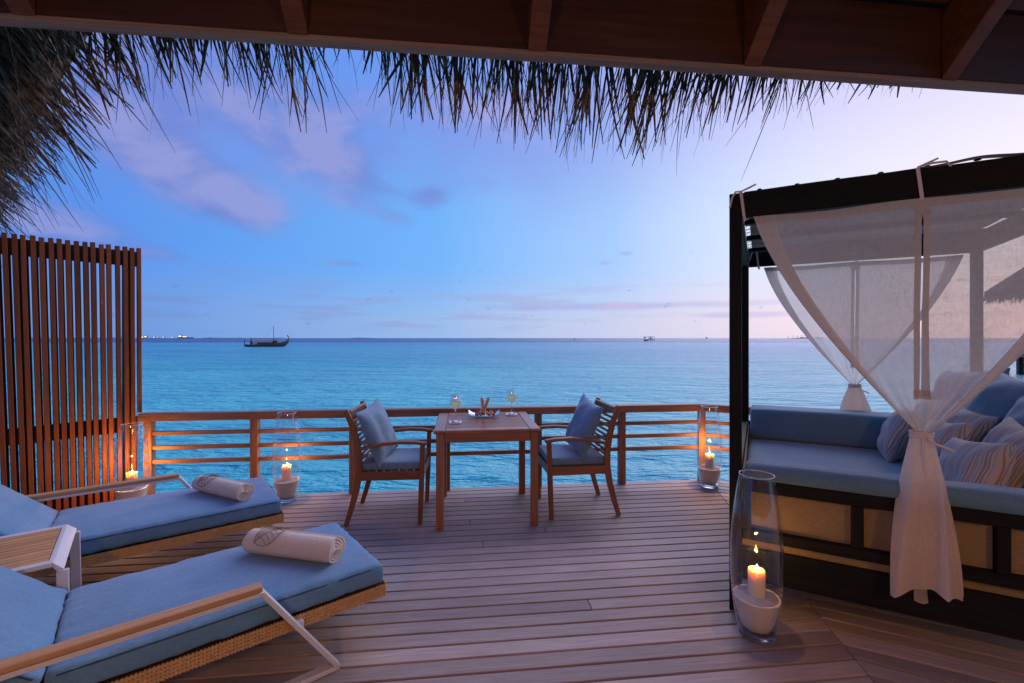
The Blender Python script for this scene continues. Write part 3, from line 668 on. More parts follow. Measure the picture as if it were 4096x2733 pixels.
# ------------------------------------------------------------------ sun loungers
def lounger(loc_, rz, label, arm):
    """local x runs from the foot (x=0) to the head (x>0), y across (0 = side away from the screen), z up"""
    t_ = thing('sun_lounger', loc_, rz, label, 'sun lounger', 'sun loungers side by side on the deck')
    W = .655; HW = W / 2; JX = 1.14; TOP = .36; TILT = R(41)
    # mattress: flat leg part and raised back part
    mb = cushion(JX / 2, HW, .047, .024, .016, 44, 34, .0034, seed=rng.uniform(0, 50))
    mt_ = mb.obj('mattress', M_blue, t_, Matrix.Translation((JX / 2, -HW, TOP - .047)), angle=70)
    BL = .82
    mbk = cushion(BL / 2, HW, .047, .024, .018, 34, 34, .0034, seed=rng.uniform(0, 50))
    Mb = Matrix.Translation((JX + .052, -HW, TOP - .084)) @ Matrix.Rotation(-TILT, 4, 'Y') @ Matrix.Translation((BL / 2 + .0, 0, .047))
    bk = mbk.obj('back_mattress', M_blue, t_, Mb, angle=70)
    def pipe(par, L, M, nm='piping'):
        for sy in (-1, 1):
            for sz in (1,):
                MB().tube([(-L / 2 + .03, sy * (HW - .0022), .0325), (L / 2 - .03, sy * (HW - .0022), .0325)], .0036, 6).obj(nm, M_piping, par, M)
    pipe(mt_, JX, Matrix.Identity(4)); pipe(bk, BL, Matrix.Identity(4))
    MB().tube([(-JX / 2 + .0022, -HW + .03, .0325), (-JX / 2 + .0022, HW - .03, .0325)], .0040, 6).obj('piping', M_piping, mt_)
    # woven frame
    zt, zb = TOP - .096, TOP - .152
    L0 = 1.14
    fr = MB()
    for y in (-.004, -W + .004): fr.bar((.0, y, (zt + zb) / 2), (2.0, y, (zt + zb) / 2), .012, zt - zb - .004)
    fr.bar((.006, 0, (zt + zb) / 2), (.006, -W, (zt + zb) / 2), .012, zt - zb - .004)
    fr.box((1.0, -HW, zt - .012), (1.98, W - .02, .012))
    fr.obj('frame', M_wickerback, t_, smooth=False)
    wv = MB()
    rows = 4; rh = (zt - zb) / rows; st = .0125
    def weave(origin, ux, uy, length):
        n = int(length / st)
        for r_ in range(rows):
            sgn = 1 if r_ % 2 == 0 else -1
            for k in range(n):
                c = Vector(origin) + ux * ((k + .5) * st) + Vector((0, 0, zb + (r_ + .5) * rh)) + uy * (.0085 + .0012 * ((k + r_) % 2))
                a = Vector((0, 0, rh * .5)) + ux * (sgn * .0095)
                wv.bar(c - a, c + a, .0076, .0060, up=uy)
    weave((0, 0, 0), Vector((1, 0, 0)), Vector((0, 1, 0)), 2.0)
    weave((0, -W, 0), Vector((1, 0, 0)), Vector((0, -1, 0)), 2.0)
    weave((0, 0, 0), Vector((0, -1, 0)), Vector((-1, 0, 0)), W)
    o = stuff(wv, 'weave', M_wicker, t_)
    # back support under the raised mattress
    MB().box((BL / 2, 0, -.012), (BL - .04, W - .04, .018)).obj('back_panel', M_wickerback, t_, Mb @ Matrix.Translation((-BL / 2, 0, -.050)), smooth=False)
    # bent white arm and leg frames with teak caps, one each side
    for sy in (arm,):
        y = .050 if sy > 0 else -W - .050
        A, B_, C_, D_ = (.53, y, .432), (.235, y, .010), (1.36, y, .010), (1.66, y, .432)
        fm = MB()
        fm.sweep([A, B_], .045, .019, (0, 1, 0)); fm.sweep([(B_[0] - .004, y, .010), C_], .045, .019, (0, 1, 0)); fm.sweep([C_, D_], .045, .019, (0, 1, 0))
        fm.sweep([(A[0] - .006, y, A[2] - .002), (D_[0] + .006, y, D_[2] - .002)], .045, .017, (0, 1, 0))
        fm.box((.385, y - sy * .030, .232), (.035, .030, .035)); fm.box((1.51, y - sy * .030, .232), (.035, .030, .035))
        fm.obj('arm_frame', M_white, t_, bevel=.002)
        beam('armrest', (A[0] + .0, y, .4525), (D_[0] + .0, y, .4525), .054, .020, M_teak, t_, bevel=.003)
    # foot end legs
    for y in ((-W + .04) if arm > 0 else -.04,):
      for xa_, xb_ in ((.06, .20), (1.7, 1.56)): beam('leg', (xa_, y, zb), (xb_, y, .0), .035, .02, M_white, t_, up=(0, 1, 0), bevel=.002)
    return t_
LA1, LA2 = R(180 + 39.5), R(180 + 38.0)
l1 = lounger((-.612, 2.172, 0), LA1, 'blue cushioned sun lounger in front, its armrest nearest the camera', 1)
l2 = lounger((-1.533, 3.033, 0), LA2, 'blue cushioned sun lounger farther back beside the slatted screen', -1)
# ------------------------------------------------------------------ towels
def towel(loc_, rz, label, R0=.068, L=.47):
    t_ = thing('rolled_towel', loc_, rz, label, 'towel', 'rolled towels on the loungers')
    mb = MB(); turns = 4.2; th = .0125; n = 150; a1 = R(-35)
    def sp(i, o_):
        a = a1 + turns * 2 * math.pi * (1 - i / n); r_ = R0 - (i / n) * (R0 - .010) * 1.0
        if i < 10: r_ += .004 * (1 - i / 10) ** 2
        r_ += o_; q = 1 + .05 * math.sin(a * 2 + 1); return Vector((0, math.cos(a) * r_ * q, math.sin(a) * r_ / q * .96))
    NS = 10; vs = []
    for k in range(NS + 1):
        f = k / NS; x = -L / 2 + L * f; rd = (1 - .03 * abs(2 * f - 1) ** 6)
        jit = .006 * (1 if k in (0, NS) else 0)
        for o_ in (0, -th * .80):
            for i in range(n + 1):
                p = sp(i, o_) * rd; vs.append((x + (jit * math.sin(i * .35) if jit else 0) * (1 if k == NS else -1) + (.004 if o_ == 0 and False else 0), p.y, p.z))
    fs = []; w_ = 2 * (n + 1)
    for k in range(NS):
        for i in range(n):
            a = k * w_ + i; b = a + w_; fs.append((a, a + 1, b + 1, b)); a += n + 1; b += n + 1; fs.append((a, b, b + 1, a + 1))
        for e in (0, n):
            a = k * w_ + e; fs.append((a, a + w_, a + w_ + n + 1, a + n + 1))
    for k in (0, NS):
        for i in range(n): a = k * w_ + i; fs.append((a, a + n + 1, a + n + 2, a + 1))
    mb.add(vs, fs); mb.obj('towel_roll', M_terry, t_, angle=60)
    # embroidered leaf: outline, midrib and veins on the rolled surface
    em = MB()
    def S_(u, v):      # u along the axis, v around, in metres
        a = R(88) + v / R0; q = 1 + .05 * math.sin(a * 2 + 1); r_ = R0 + .0035
        return Vector((u, math.cos(a) * r_ * q, math.sin(a) * r_ / q * .96))
    def line(f, k=12, r_=.0017):
        em.tube([S_(*f(i / k)) for i in range(k + 1)], r_, 5)
    bx, by, tx, ty = -.165, .084, -.030, -.010      # base and tip of the leaf
    ax = Vector((tx - bx, ty - by)); nrm = Vector((-ax.y, ax.x))
    def side(s_, amp): return lambda t__: (bx + ax.x * t__ + nrm.x * s_ * amp * math.sin(math.pi * t__ ** .8), by + ax.y * t__ + nrm.y * s_ * amp * math.sin(math.pi * t__ ** .8))
    line(side(1, .30), 16); line(side(-1, .34), 16); line(side(-1, .04), 16)
    for k in range(1, 6):
        t0 = .08 + k * .13
        a_, b_ = side(-1, .04)(t0), side(1, .29)(min(1, t0 + .10)); line(lambda q, a_=a_, b_=b_: (a_[0] + (b_[0] - a_[0]) * q + .006 * math.sin(math.pi * q), a_[1] + (b_[1] - a_[1]) * q), 8, .0014)
    for k in range(1, 4):
        a_, b_ = side(-1, .04 + .07 * k)(.12 * k), side(-1, .04 + .05 * k)(.95); line(lambda q, k=k: side(-1, .04 + .075 * k * (1 - q * .5))(.1 + .85 * q), 10, .0013)
    em.obj('leaf_emblem', M_thread, t_)
    return t_
towel((-1.061, 2.2075, .432), math.atan2(-.111, .466), 'cream rolled towel with a stitched leaf on the front lounger')
towel((-1.955, 3.067, .430), math.atan2(-.206, .433), 'cream rolled towel with a stitched leaf on the lounger by the screen', R0=.064)

# ------------------------------------------------------------------ side table between the loungers
e1 = Vector((-math.cos(R(39.5)), -math.sin(R(39.5)), 0)); e2 = Vector((-.636, .772, 0))
st_ = thing('side_table', (-1.03 + e1.x * 1.2 + e2.x * .27, 2.70 + e1.y * 1.2 + e2.y * .27, 0), R(180 + 39.5), 'low side table with white metal frame and slatted teak top between the loungers', 'side table')
# local x towards the head, y: + is away from the screen side
TZ = .475; TW = .52; TL = .55
mb = MB()
for y in (-TW / 2 + .018, TW / 2 - .018): mb.bar((.0, y, TZ - .01), (TL, y, TZ - .01), .036, .02)
for x, wx in ((.0085, .015), (TL - .02, .04)): mb.bar((x, -TW / 2 + .037, TZ - .01), (x, TW / 2 - .037, TZ - .01), wx, .02)
mb.obj('top_frame', M_white, st_, bevel=.002)
mb = MB(); z0 = TZ - .001
vs = [(0, -TW / 2, z0), (0, TW / 2, z0), (-.036, TW / 2 + .008, z0 - .034), (-.036, -TW / 2 - .008, z0 - .034), (0, -TW / 2, z0 - .022), (0, TW / 2, z0 - .022), (-.022, TW / 2 + .008, z0 - .052), (-.022, -TW / 2 - .008, z0 - .052)]
mb.add(vs, [(0, 1, 2, 3), (7, 6, 5, 4), (0, 4, 5, 1), (3, 2, 6, 7), (0, 3, 7, 4), (1, 5, 6, 2)]); mb.obj('sloped_end', M_white, st_, smooth=False, bevel=.002)
for y in (-TW / 2 - .0, TW / 2 + .0):
    s_ = 1 if y > 0 else -1
    beam('leg', (-.029, y - s_ * .012, TZ - .045), (-.035, y + s_ * .012, 0), .040, .022, M_white, st_, up=(0, 1, 0), bevel=.002)
    beam('leg', (TL - .02, y - s_ * .012, TZ - .021), (TL - .01, y + s_ * .012, 0), .040, .022, M_white, st_, up=(0, 1, 0), bevel=.002)
ns = 11; pw = (TW - .076) / ns
for k in range(ns):
    y = -TW / 2 + .038 + (k + .5) * pw; beam('slat', (.019, y, TZ - .010), (TL - .048, y, TZ - .010), pw - .006, .016, M_teak, st_, bevel=.002)

# ------------------------------------------------------------------ dining table
tb = thing('dining_table', (-.225, 3.815, 0), AL, 'square slatted teak dining table set with wine by the railing', 'table')
TT = .745; HT = .405
for y in (-HT + .045, HT - .045): beam('edge_board', (-HT + .088, y, TT - .0125), (HT - .088, y, TT - .0125), .088, .025, M_table, tb, bevel=.004)
for x in (-HT + .043, HT - .043): beam('end_board', (x, -HT, TT - .0125), (x, HT, TT - .0125), .086, .026, M_table, tb, bevel=.008)
ns = 14; span = 2 * HT - .18; pw = span / ns
for k in range(ns): y = -HT + .09 + (k + .5) * pw; beam('slat', (-HT + .087, y, TT - .0115), (HT - .087, y, TT - .0135), pw - .011, .021, M_table, tb, bevel=.003)
for sx in (-1, 1):
    for sy in (-1, 1): beam('leg', (sx * .358, sy * .358, 0), (sx * .358, sy * .358, TT - .026), .056, .056, M_table, tb, up=(0, 1, 0), bevel=.004)
for s_ in (-1, 1):
    beam('apron', (-.329, s_ * .362, TT - .062), (.329, s_ * .362, TT - .062), .024, .072, M_table, tb, bevel=.003)
    beam('apron', (s_ * .362, -.329, TT - .062), (s_ * .362, .329, TT - .062), .024, .072, M_table, tb, bevel=.003)

# ------------------------------------------------------------------ dining chairs
def chair(loc_, rz, label):
    t_ = thing('dining_chair', loc_, rz, label, 'chair', 'chairs at the dining table')
    BK = [(-.285, 0), (-.245, .13), (-.208, .27), (-.187, .40), (-.188, .52), (-.205, .64), (-.240, .77), (-.287, .885)]
    hw = .248
    for s_ in (-1, 1):
        MB().sweep([(x, s_ * hw, z) for x, z in BK], .030, [.034, .040, .046, .050, .048, .046, .042, .036], (0, 1, 0)).obj('back_leg', M_chair, t_, bevel=.004)
        MB().sweep([(.272, s_ * hw, 0), (.283, s_ * hw, .30), (.292, s_ * hw, .61)], .034, [.034, .040, .036], (0, 1, 0)).obj('front_leg', M_chair, t_, bevel=.004)
        MB().sweep([(-.190, s_ * hw, .583), (-.10, s_ * (hw + .004), .605), (.0, s_ * (hw + .006), .624), (.12, s_ * (hw + .006), .634), (.24, s_ * (hw + .004), .630), (.325, s_ * hw, .617)], [.034, .044, .052, .056, .058, .050], .024, (0, 1, 0)).obj('armrest', M_chairx, t_, bevel=.006)
        beam('seat_rail', (-.170, s_ * hw, .378), (.268, s_ * hw, .378), .026, .066, M_chairx, t_)
        beam('seat_rail', (.284 if s_ > 0 else -.192, -hw + .017, .378), (.284 if s_ > 0 else -.192, hw - .017, .378), .026, .066, M_chairx, t_)
    seat = MB()
    for k in range(8): seat.box((-.15 + k * .057, 0, .405), (.045, 2 * hw - .03, .014))
    seat.obj('seat_slats', M_chairx, t_)['kind'] = 'stuff'
    xb = lambda z: interp([(z_, x_) for x_, z_ in BK], z)
    beam('top_rail', (xb(.845) + .004, -hw + .016, .846), (xb(.845) + .004, hw - .016, .846), .024, .062, M_chairx, t_, up=(.3, 0, 1))
    for k in range(9):
        z = .49 + k * .037; beam('back_slat', (xb(z) + .003, -hw + .016, z), (xb(z) + .003, hw - .016, z), .014, .019, M_chairx, t_, up=(.3, 0, 1), bevel=.002)
    cu = cushion(.232, .232, .031, .016, .008, 10, 10, .002, seed=rng.uniform(0, 9)); cu.obj('seat_cushion', M_slate, t_, Matrix.Translation((.050, 0, .444)), angle=70)
    return t_
ch1 = chair((-1.000, 3.735, 0), R(4.5), 'teak armchair with slate cushion to the left of the dining table')
ch2 = chair((.546, 3.885, 0), R(180 + 8.2), 'teak armchair with slate cushion to the right of the dining table')
pillow('throw_pillow', .235, .072, M_slate, (-1.078, 3.675, .685), (.93, -.10, .34), R(8), 1.3, 'slate blue pillow leaning on the back of the chair left of the table', 'slate pillows on the chairs')
pillow('throw_pillow', .235, .072, M_slate, (.600, 3.850, .695), (-.92, -.22, .34), R(-8), 4.1, 'slate blue pillow leaning on the back of the chair right of the table', 'slate pillows on the chairs')

# ------------------------------------------------------------------ things on the table
def wine(p, rz, where):
    nk = bpy.data.objects
    mb = MB(); hs = .049
    def fn(u, v): return ((u - .5) * 2 * hs, (v - .5) * 2 * hs, .0035 + .0035 * abs(noise.noise(Vector((u * 3 + p[0], v * 3, 1)))) + .006 * (u - .5) ** 2 * 4 * (1 if v > .5 else .3))
    mb.grid(fn, 8, 8)
    nv = len(mb.v); mb.add([(x, y, z - .003) for x, y, z in mb.v], [tuple(reversed(f)) for f in mb.f])
    o = mb.obj('paper_coaster', M_paper, None, Matrix.Translation(p) @ Matrix.Rotation(rz, 4, 'Z')); tag(o, 'white paper coaster under the wine glass ' + where, 'coaster', 'paper coasters on the table')
    g = thing('wine_glass', (p[0], p[1], p[2] + .009), 0, 'stemmed glass of white wine ' + where, 'wine glass', 'glasses of white wine')
    MB().lathe([(.0, .0), (.033, .0), (.034, .002), (.018, .006), (.006, .012), (.0042, .03), (.004, .085), (.006, .100), (.016, .106), (.0, .107)], 24).obj('stem', M_glassfoot, g)
    BW = [(.002, .104), (.018, .107), (.032, .117), (.041, .132), (.0455, .150), (.0445, .168), (.041, .190), (.037, .215), (.0355, .222)]
    MB().lathe(BW, 32).obj('bowl', M_wineglass, g)
    MB().tube([(.0355 * math.cos(a), .0355 * math.sin(a), .222) for a in [k * math.pi / 12 for k in range(25)]], .0008, 5).obj('rim', M_glassrim, g)
    WI = [(.001, .1065), (.017, .109), (.0305, .1185), (.0394, .133), (.0438, .150), (.0430, .167), (.0001, .167)]
    MB().lathe(WI, 32).obj('wine', M_wine, g)
M_paper = plain('white paper', c4(.80, .80, .84), 0.8)
wine((-.459, 3.70, TT), R(8), 'on the near left of the table')
wine((-.003, 4.085, TT), R(-12), 'on the far right of the table')
pt = thing('glass_plate', (-.245, 3.985, TT), R(4), 'pale aqua ribbed glass plate with upturned ends in the middle of the table', 'plate')
mb = MB()
def fn(u, v):
    a, b_ = u * 2 - 1, v * 2 - 1
    return (a * .136, b_ * .070 * (1 + .15 * abs(a) ** 3), .010 + .030 * abs(a) ** 4 + .010 * b_ ** 4 + .0015 * math.sin(u * 90))
mb.grid(fn, 72, 8); k0 = len(mb.v); mb.add([(x, y, z - .006) for x, y, z in mb.v], [tuple(reversed(f)) for f in mb.f])
for i in range(72):
    for r_ in (0, 8): a = r_ * 73 + i; mb.f.append((a, a + 1, k0 + a + 1, k0 + a))
for j in range(8):
    for r_ in (0, 72): a = j * 73 + r_; mb.f.append((a, a + 73, k0 + a + 73, k0 + a))
mb.obj('plate_body', M_plateglass, pt)
cup = thing('shot_glass', (-.252, 3.965, TT + .013), 0, 'small clear glass of red dip on the aqua plate', 'glass')
MB().lathe([(.0, .0), (.021, .0), (.0225, .003), (.027, .064), (.0255, .064), (.0215, .006), (0, .005)], 24).obj('cup_wall', M_wineglass, cup)
M_dip = plain('tomato dip', c4(.52, .10, .03), 0.4, nz=.3)
MB().lathe([(0, .006), (.0205, .006), (.0225, .026), (0, .028)], 20).obj('dip', M_dip, cup)
M_crisp = plain('baked crisp', c4(.78, .44, .19), 0.7, nz=.3, ns=70)
def crisp(p0, p1, wd, lab, seed):
    p0, p1 = Vector(p0), Vector(p1); mb = MB(); d = (p1 - p0); sd_ = Vector((d.z, .25 * d.z, -d.x)).normalized()
    def fn(u, v):
        q = p0 + d * v + sd_ * (u - .5) * wd * (.75 + .5 * v) * (1 - .35 * v ** 6)
        return q + Vector((0, .010 * math.sin(v * 3 + seed) + .006 * math.sin(u * 4 + seed), .004 * math.sin(u * 5 + seed)))
    mb.grid(fn, 6, 14); k0 = len(mb.v); mb.add([(x, y + .003, z) for x, y, z in mb.v], [tuple(reversed(f)) for f in mb.f])
    o = mb.obj('crisp_stick', M_crisp, None, angle=70); tag(o, lab, 'crisp', 'crisps standing in the shot glass')
crisp((-.250, 3.967, TT + .026), (-.262, 3.975, TT + .165), .028, 'upright curled crisp standing in the shot glass', .4)
crisp((-.256, 3.958, TT + .026), (-.200, 3.955, TT + .172), .026, 'slanting pointed crisp leaning right out of the shot glass', 2.0)
def morsel(p, r_, c_, lab, seed, sq=.8):
    mb = MB(); bmx = bmesh.new(); bmesh.ops.create_icosphere(bmx, subdivisions=2, radius=1)
    vs = []
    for v in bmx.verts:
        q = v.co * (1 + .28 * noise.noise(v.co * 1.6 + Vector((seed, 0, 0)))); vs.append((q.x * r_, q.y * r_, q.z * r_ * sq))
    mb.add(vs, [tuple(v.index for v in f.verts) for f in bmx.faces]); bmx.free()
    o = mb.obj('canape', c_, None, Matrix.Translation(p), angle=80); tag(o, lab, 'canape', 'canapes on the glass plate')
F1 = plain('toasted bread', c4(.42, .26, .14), .7, nz=.5, ns=120); F2 = plain('cured fish', c4(.62, .20, .10), .4, nz=.35, ns=90); F3 = plain('yellow pepper', c4(.75, .42, .04), .35, nz=.2); F4 = plain('dark olive', c4(.06, .03, .02), .35, nz=.4); F5 = plain('herb leaf', c4(.07, .16, .03), .6, nz=.3)
zt_ = TT + .012
for p, r_, m_, lab, sd_ in [((-.305, 3.945, zt_ + .017), .021, F1, 'browned bread morsel on the plate, nearest the left glass', 1), ((-.300, 3.952, zt_ + .036), .012, F4, 'dark topping on the browned bread morsel', 2), ((-.287, 4.005, zt_ + .015), .018, F2, 'red canape on the plate behind the shot glass', 3), ((-.222, 4.000, zt_ + .017), .018, F2, 'red canape on the plate just right of the shot glass', 4), ((-.196, 3.955, zt_ + .015), .020, F2, 'pink red canape at the front of the plate right of the shot glass', 5), ((-.186, 3.990, zt_ + .030), .015, F3, 'yellow canape on top of the red ones on the plate', 6), ((-.160, 3.955, zt_ + .014), .018, F1, 'brown canape on the right end of the plate', 7), ((-.150, 3.958, zt_ + .030), .010, F4, 'dark morsel on the brown canape at the right end', 8), ((-.178, 3.988, zt_ + .046), .008, F5, 'green herb leaf on the yellow canape', 9), ((-.268, 3.935, zt_ + .010), .012, F1, 'small crumbly morsel in front of the shot glass', 10)]:
    morsel(p, r_, m_, lab, sd_ * 3.1)

# ------------------------------------------------------------------ hurricane vases with sand and candles
def lantern(x, y, where, zs=1.0, power=1.3):
    PR = [(.072, .012), (.081, .018), (.087, .04), (.098, .10), (.108, .18), (.1145, .27), (.117, .36), (.1145, .45), (.108, .54), (.099, .62), (.089, .69), (.080, .745), (.0755, .772)]
    PR = [(r_, z * zs) for r_, z in PR]
    v = thing('glass_vase', (x, y, 0), rng.uniform(0, 6), 'tall clear barrel shaped glass vase ' + where, 'vase', 'tall glass candle vases on the deck')
    MB().lathe(PR, 48).obj('vase_wall', M_glass, v)
    MB().lathe([(0, 0), (.073, 0), (.079, .004), (.0835, .026), (.080, .030), (0, .030)], 40).obj('vase_base', M_glassfoot, v)
    MB().tube([(.0755 * math.cos(a), .0755 * math.sin(a), .773 * zs) for a in [k * math.pi / 20 for k in range(41)]], .0032, 8, cap=False).obj('rim', M_glassrim, v)
    mb = MB(); n = 40
    pr = [(.0001, .0305), (.050, .0305), (.062, .040), (.077, .075), (.092, .125), (.1045, .185)]
    mb.lathe(pr, n)
    def top(k, j):
        a = 2 * math.pi * k / n; r_ = .1045 * (1 - j / 6); return (r_ * math.cos(a), r_ * math.sin(a), .185 + .006 * noise.noise(Vector((r_ * 40 * math.cos(a) + x, r_ * 40 * math.sin(a), y))) * (1 if j else 0) + .006 * j / 6)
    b0 = len(mb.v); mb.v += [top(k, j) for j in range(7) for k in range(n)]
    mb.f += [(b0 + j * n + k, b0 + j * n + (k + 1) % n, b0 + (j + 1) * n + (k + 1) % n, b0 + (j + 1) * n + k) for j in range(6) for k in range(n)]
    s_ = mb.obj('sand_fill', M_sand, None, Matrix.Translation((x, y, 0)), angle=50); tag(s_, 'white sand in the vase ' + where, 'sand', 'sand in the candle vases')
    c = thing('candle', (x, y, .186), 0, 'lit ivory pillar candle in the vase ' + where, 'candle', 'lit candles in the vases')
    H = .128
    MB().lathe([(0, 0), (.037, 0), (.0378, .004), (.0378, H - .003), (.0365, H), (.0335, H - .0005), (.030, H - .006), (.027, H - .017), (.018, H - .0235), (0, H - .0245)], 36).obj('wax', M_wax, c)
    MB().tube([(0, 0, H - .025), (.001, 0, H - .016), (.003, 0, H - .010)], .0012, 6).obj('wick', M_wick, c)
    MB().lathe([(.0005, 0), (.0036, .005), (.0052, .012), (.0044, .020), (.0022, .029), (.0003, .036)], 14, (.002, 0, H - .012)).obj('flame', M_flame, c)
    point('candle_light', (.002, 0, H + .075), power, (1.0, .42, .09), .005, c)
    point('wick_glow', (.002, 0, H - .006), .6, (1.0, .42, .10), .005, c)
lantern(-3.165, 3.79, 'at the foot of the slatted screen', .925, 10)
lantern(-1.985, 4.010, 'by the railing beside the lounger foot', 1.0, 4)
lantern(1.905, 4.39, 'in front of the corner post of the railing', 1.0, 6)
lantern(1.185, 2.205, 'in front of the dark daybed post', 1.0, 1.4)

# ------------------------------------------------------------------ daybed
DB = R(-28.5); DX, DY = 1.57, 1.93; PW = .058
db = thing('daybed', (1.148, 2.404, 0), DB, 'dark timber four poster daybed with blue mattress and cloth canopy', 'daybed')
DM = Matrix.Translation((1.148, 2.404, 0)) @ Matrix.Rotation(DB, 4, 'Z')
ZT, ZB = 2.194, 2.064
for x in (PW / 2, DX - PW / 2):
    for y in (PW / 2, DY - PW / 2): beam('post', (x, y, 0), (x, y, ZT), PW, PW, M_dark, db, up=(0, 1, 0))
zc = (ZT + ZB) / 2 - .001
for y in (PW / 2, DY - PW / 2): beam('beam', (PW + .001, y, zc), (DX - PW - .001, y, zc), .05, .13, M_dark, db)
for x in (PW / 2, DX - PW / 2): beam('beam', (x, PW + .001, zc), (x, DY - PW - .001, zc), .05, .13, M_dark, db)
# base: rails, stiles, skirts on the front and left faces
for y0, y1 in ((.004, None),):
    pass
def side_frame(p0, p1, inward, stiles):
    p0, p1 = Vector(p0), Vector(p1); d = (p1 - p0).normalized(); n_ = Vector(inward)
    def ln(z0, z1, nm, th, mt, off): beam(nm, p0 + n_ * (off + th / 2) + Vector((0, 0, (z0 + z1) / 2)), p1 + n_ * (off + th / 2) + Vector((0, 0, (z0 + z1) / 2)), th, z1 - z0, mt, db)
    ln(.637, .700, 'bed_rail', .045, M_dark, .006); ln(.385, .437, 'bed_rail', .045, M_dark, .006); ln(.170, .336, 'bed_skirt', .030, M_dark, .022); ln(.20, .668, 'side_cloth', .006, M_canvas, .054)
    for s_ in stiles: beam('stile', p0 + d * s_ + n_ * .0285 + Vector((0, 0, .438)), p0 + d * s_ + n_ * .0285 + Vector((0, 0, .636)), .045, .043, M_dark, db, up=n_)
side_frame((PW + .001, 0, 0), (DX - PW - .001, 0, 0), (0, 1, 0), (.021, .49, .985, 1.44))
side_frame((0, PW + .001, 0), (0, DY - PW - .001, 0), (1, 0, 0), (.021, .62, 1.22, 1.79))
side_frame((PW + .001, DY, 0), (DX - PW - .001, DY, 0), (0, -1, 0), (.021, .5, .97, 1.43))
mb = cushion(DX / 2 - .066, DY / 2 - .066, .185, .02, .0, 14, 16, .004); mb.obj('mattress_base', M_canvas, db, Matrix.Translation((DX / 2, DY / 2, .392)), angle=70)
mb = cushion(DX / 2 - .066, DY / 2 - .078, .045, .03, .008, 16, 18, .003, seed=4); mb.obj('mattress', M_bedblue, db, Matrix.Translation((DX / 2, DY / 2, .560)), angle=70)
def bol(name, c_, h, r_, label, sd_):
    o = cushion(h[0], h[1], h[2], r_, .004, 14, 8, .003, seed=sd_).obj(name, M_bedblue, None, DM @ Matrix.Translation(c_), angle=70); tag(o, label, 'cushion', 'long blue cushions on the daybed')
bol('bolster_cushion', (DX / 2 + .01, DY - .235, .735), (.72, .15, .122), .035, 'long blue bolster along the sea side of the daybed', 2)
bol('rail_cushion', (DX / 2 + .005, .055, .743), (.715, .085, .041), .036, 'thin blue pad along the near rail of the daybed', 7)
bol('bolster_cushion', (DX - .20, .86, .720), (.11, .62, .11), .035, 'blue bolster at the right end of the daybed behind the pillows', 12)
def bp(x, y, z): return DM @ Vector((x, y, z))
D3 = DM.to_3x3()
PL = [('large_pillow', .29, .145, M_pillowblue, (1.40, 1.70, .93), (-.84, -.20, .34), 6, 'plain blue large pillow in the far corner of the daybed'),
      ('large_pillow', .29, .145, M_pillowblue, (1.42, 1.22, .93), (-.86, -.12, .34), -6, 'plain blue large pillow behind the middle striped pillows, nearer the frame edge'),
      ('large_pillow', .29, .145, M_pillowblue, (1.44, .72, .87), (-.86, -.1, .34), 5, 'plain blue large pillow at the cut off right end behind the front striped pillow'),
      ('striped_pillow', .198, .088, M_stripes[0], (1.235, 1.66, .805), (-.82, -.25, .34), 10, 'striped pillow in front of the far blue pillow'),
      ('striped_pillow', .202, .090, M_stripes[1], (1.235, 1.16, .80), (-.84, -.20, .34), -6, 'striped pillow in the middle row between both blue pillows'),
      ('striped_pillow', .198, .088, M_stripes[2], (1.075, .92, .75), (-.82, -.12, .34), 8, 'striped pillow partly behind the knotted curtain'),
      ('striped_pillow', .198, .085, M_stripes[1], (.975, 1.36, .755), (-.84, .10, .34), 4, 'striped pillow showing to the left of the curtain knot'),
      ('striped_pillow', .198, .088, M_stripes[0], (1.05, .40, .735), (-.80, -.20, .34), 9, 'striped pillow on the near pad, lowest and closest to the curtain'),
      ('striped_pillow', .205, .092, M_stripes[2], (1.255, .56, .79), (-.84, -.16, .34), -9, 'striped pillow at the right frame edge, above the near pad')]
for i, (nm, h, T, mt, p, n_, ro, lab) in enumerate(PL):
    pillow(nm, h, T, mt, bp(p[0], p[1], p[2] + .015), D3 @ Vector(n_), R(ro), 2.7 * i + .4, lab, 'pillows heaped on the daybed')
# canopy cloth stretched between the beams with eyelets and lacing
mb = MB()
def fn(u, v):
    x = .085 + u * (DX - .17); y = .05 + v * (DY - .137)
    return (x, y, 2.185 - .035 * math.sin(math.pi * u) * math.sin(math.pi * v) + .006 * noise.noise(Vector((u * 5, v * 5, 2))))
mb.grid(fn, 16, 18); mb.obj('canopy', M_canopy, db, angle=80)
for k in range(3): beam('canopy_slat', (.06, .45 + k * .5, 2.135), (DX - .06, .45 + k * .5, 2.135), .05, .03, M_dark, db)
lace = MB()
for k in range(15):
    y = .16 + k * .115; lace.tube([(.086, y, 2.186), (.056, y + .055, 2.180)], .002, 5); lace.tube([(.086, y + .055, 2.186), (.056, y, 2.180)], .002, 5)
for k in range(11):
    x = .2 + k * .115; lace.tube([(x, DY - .088, 2.186), (x + .05, DY - .054, 2.180)], .002, 5); 
lace.obj('lacing', M_ribbon, db)['kind'] = 'stuff'
# binding strip and eyelets on top of the near beam
mb = MB()
def fn(u, v):
    x = .07 + u * (DX - .14); return (x, .006 + v * .05, ZT + .004 + .004 * noise.noise(Vector((x * 4, 1, 1))) + .016 * math.exp(-((x - .98) / .10) ** 2))
mb.grid(fn, 60, 2); mb.obj('canopy_binding', M_canopy, db, angle=80)
for k in range(9): MB().lathe([(0, .006), (.009, .005), (.013, 0)], 12, (.14 + k * .165, .018, ZT + .006)).obj('eyelet', M_dark, db)

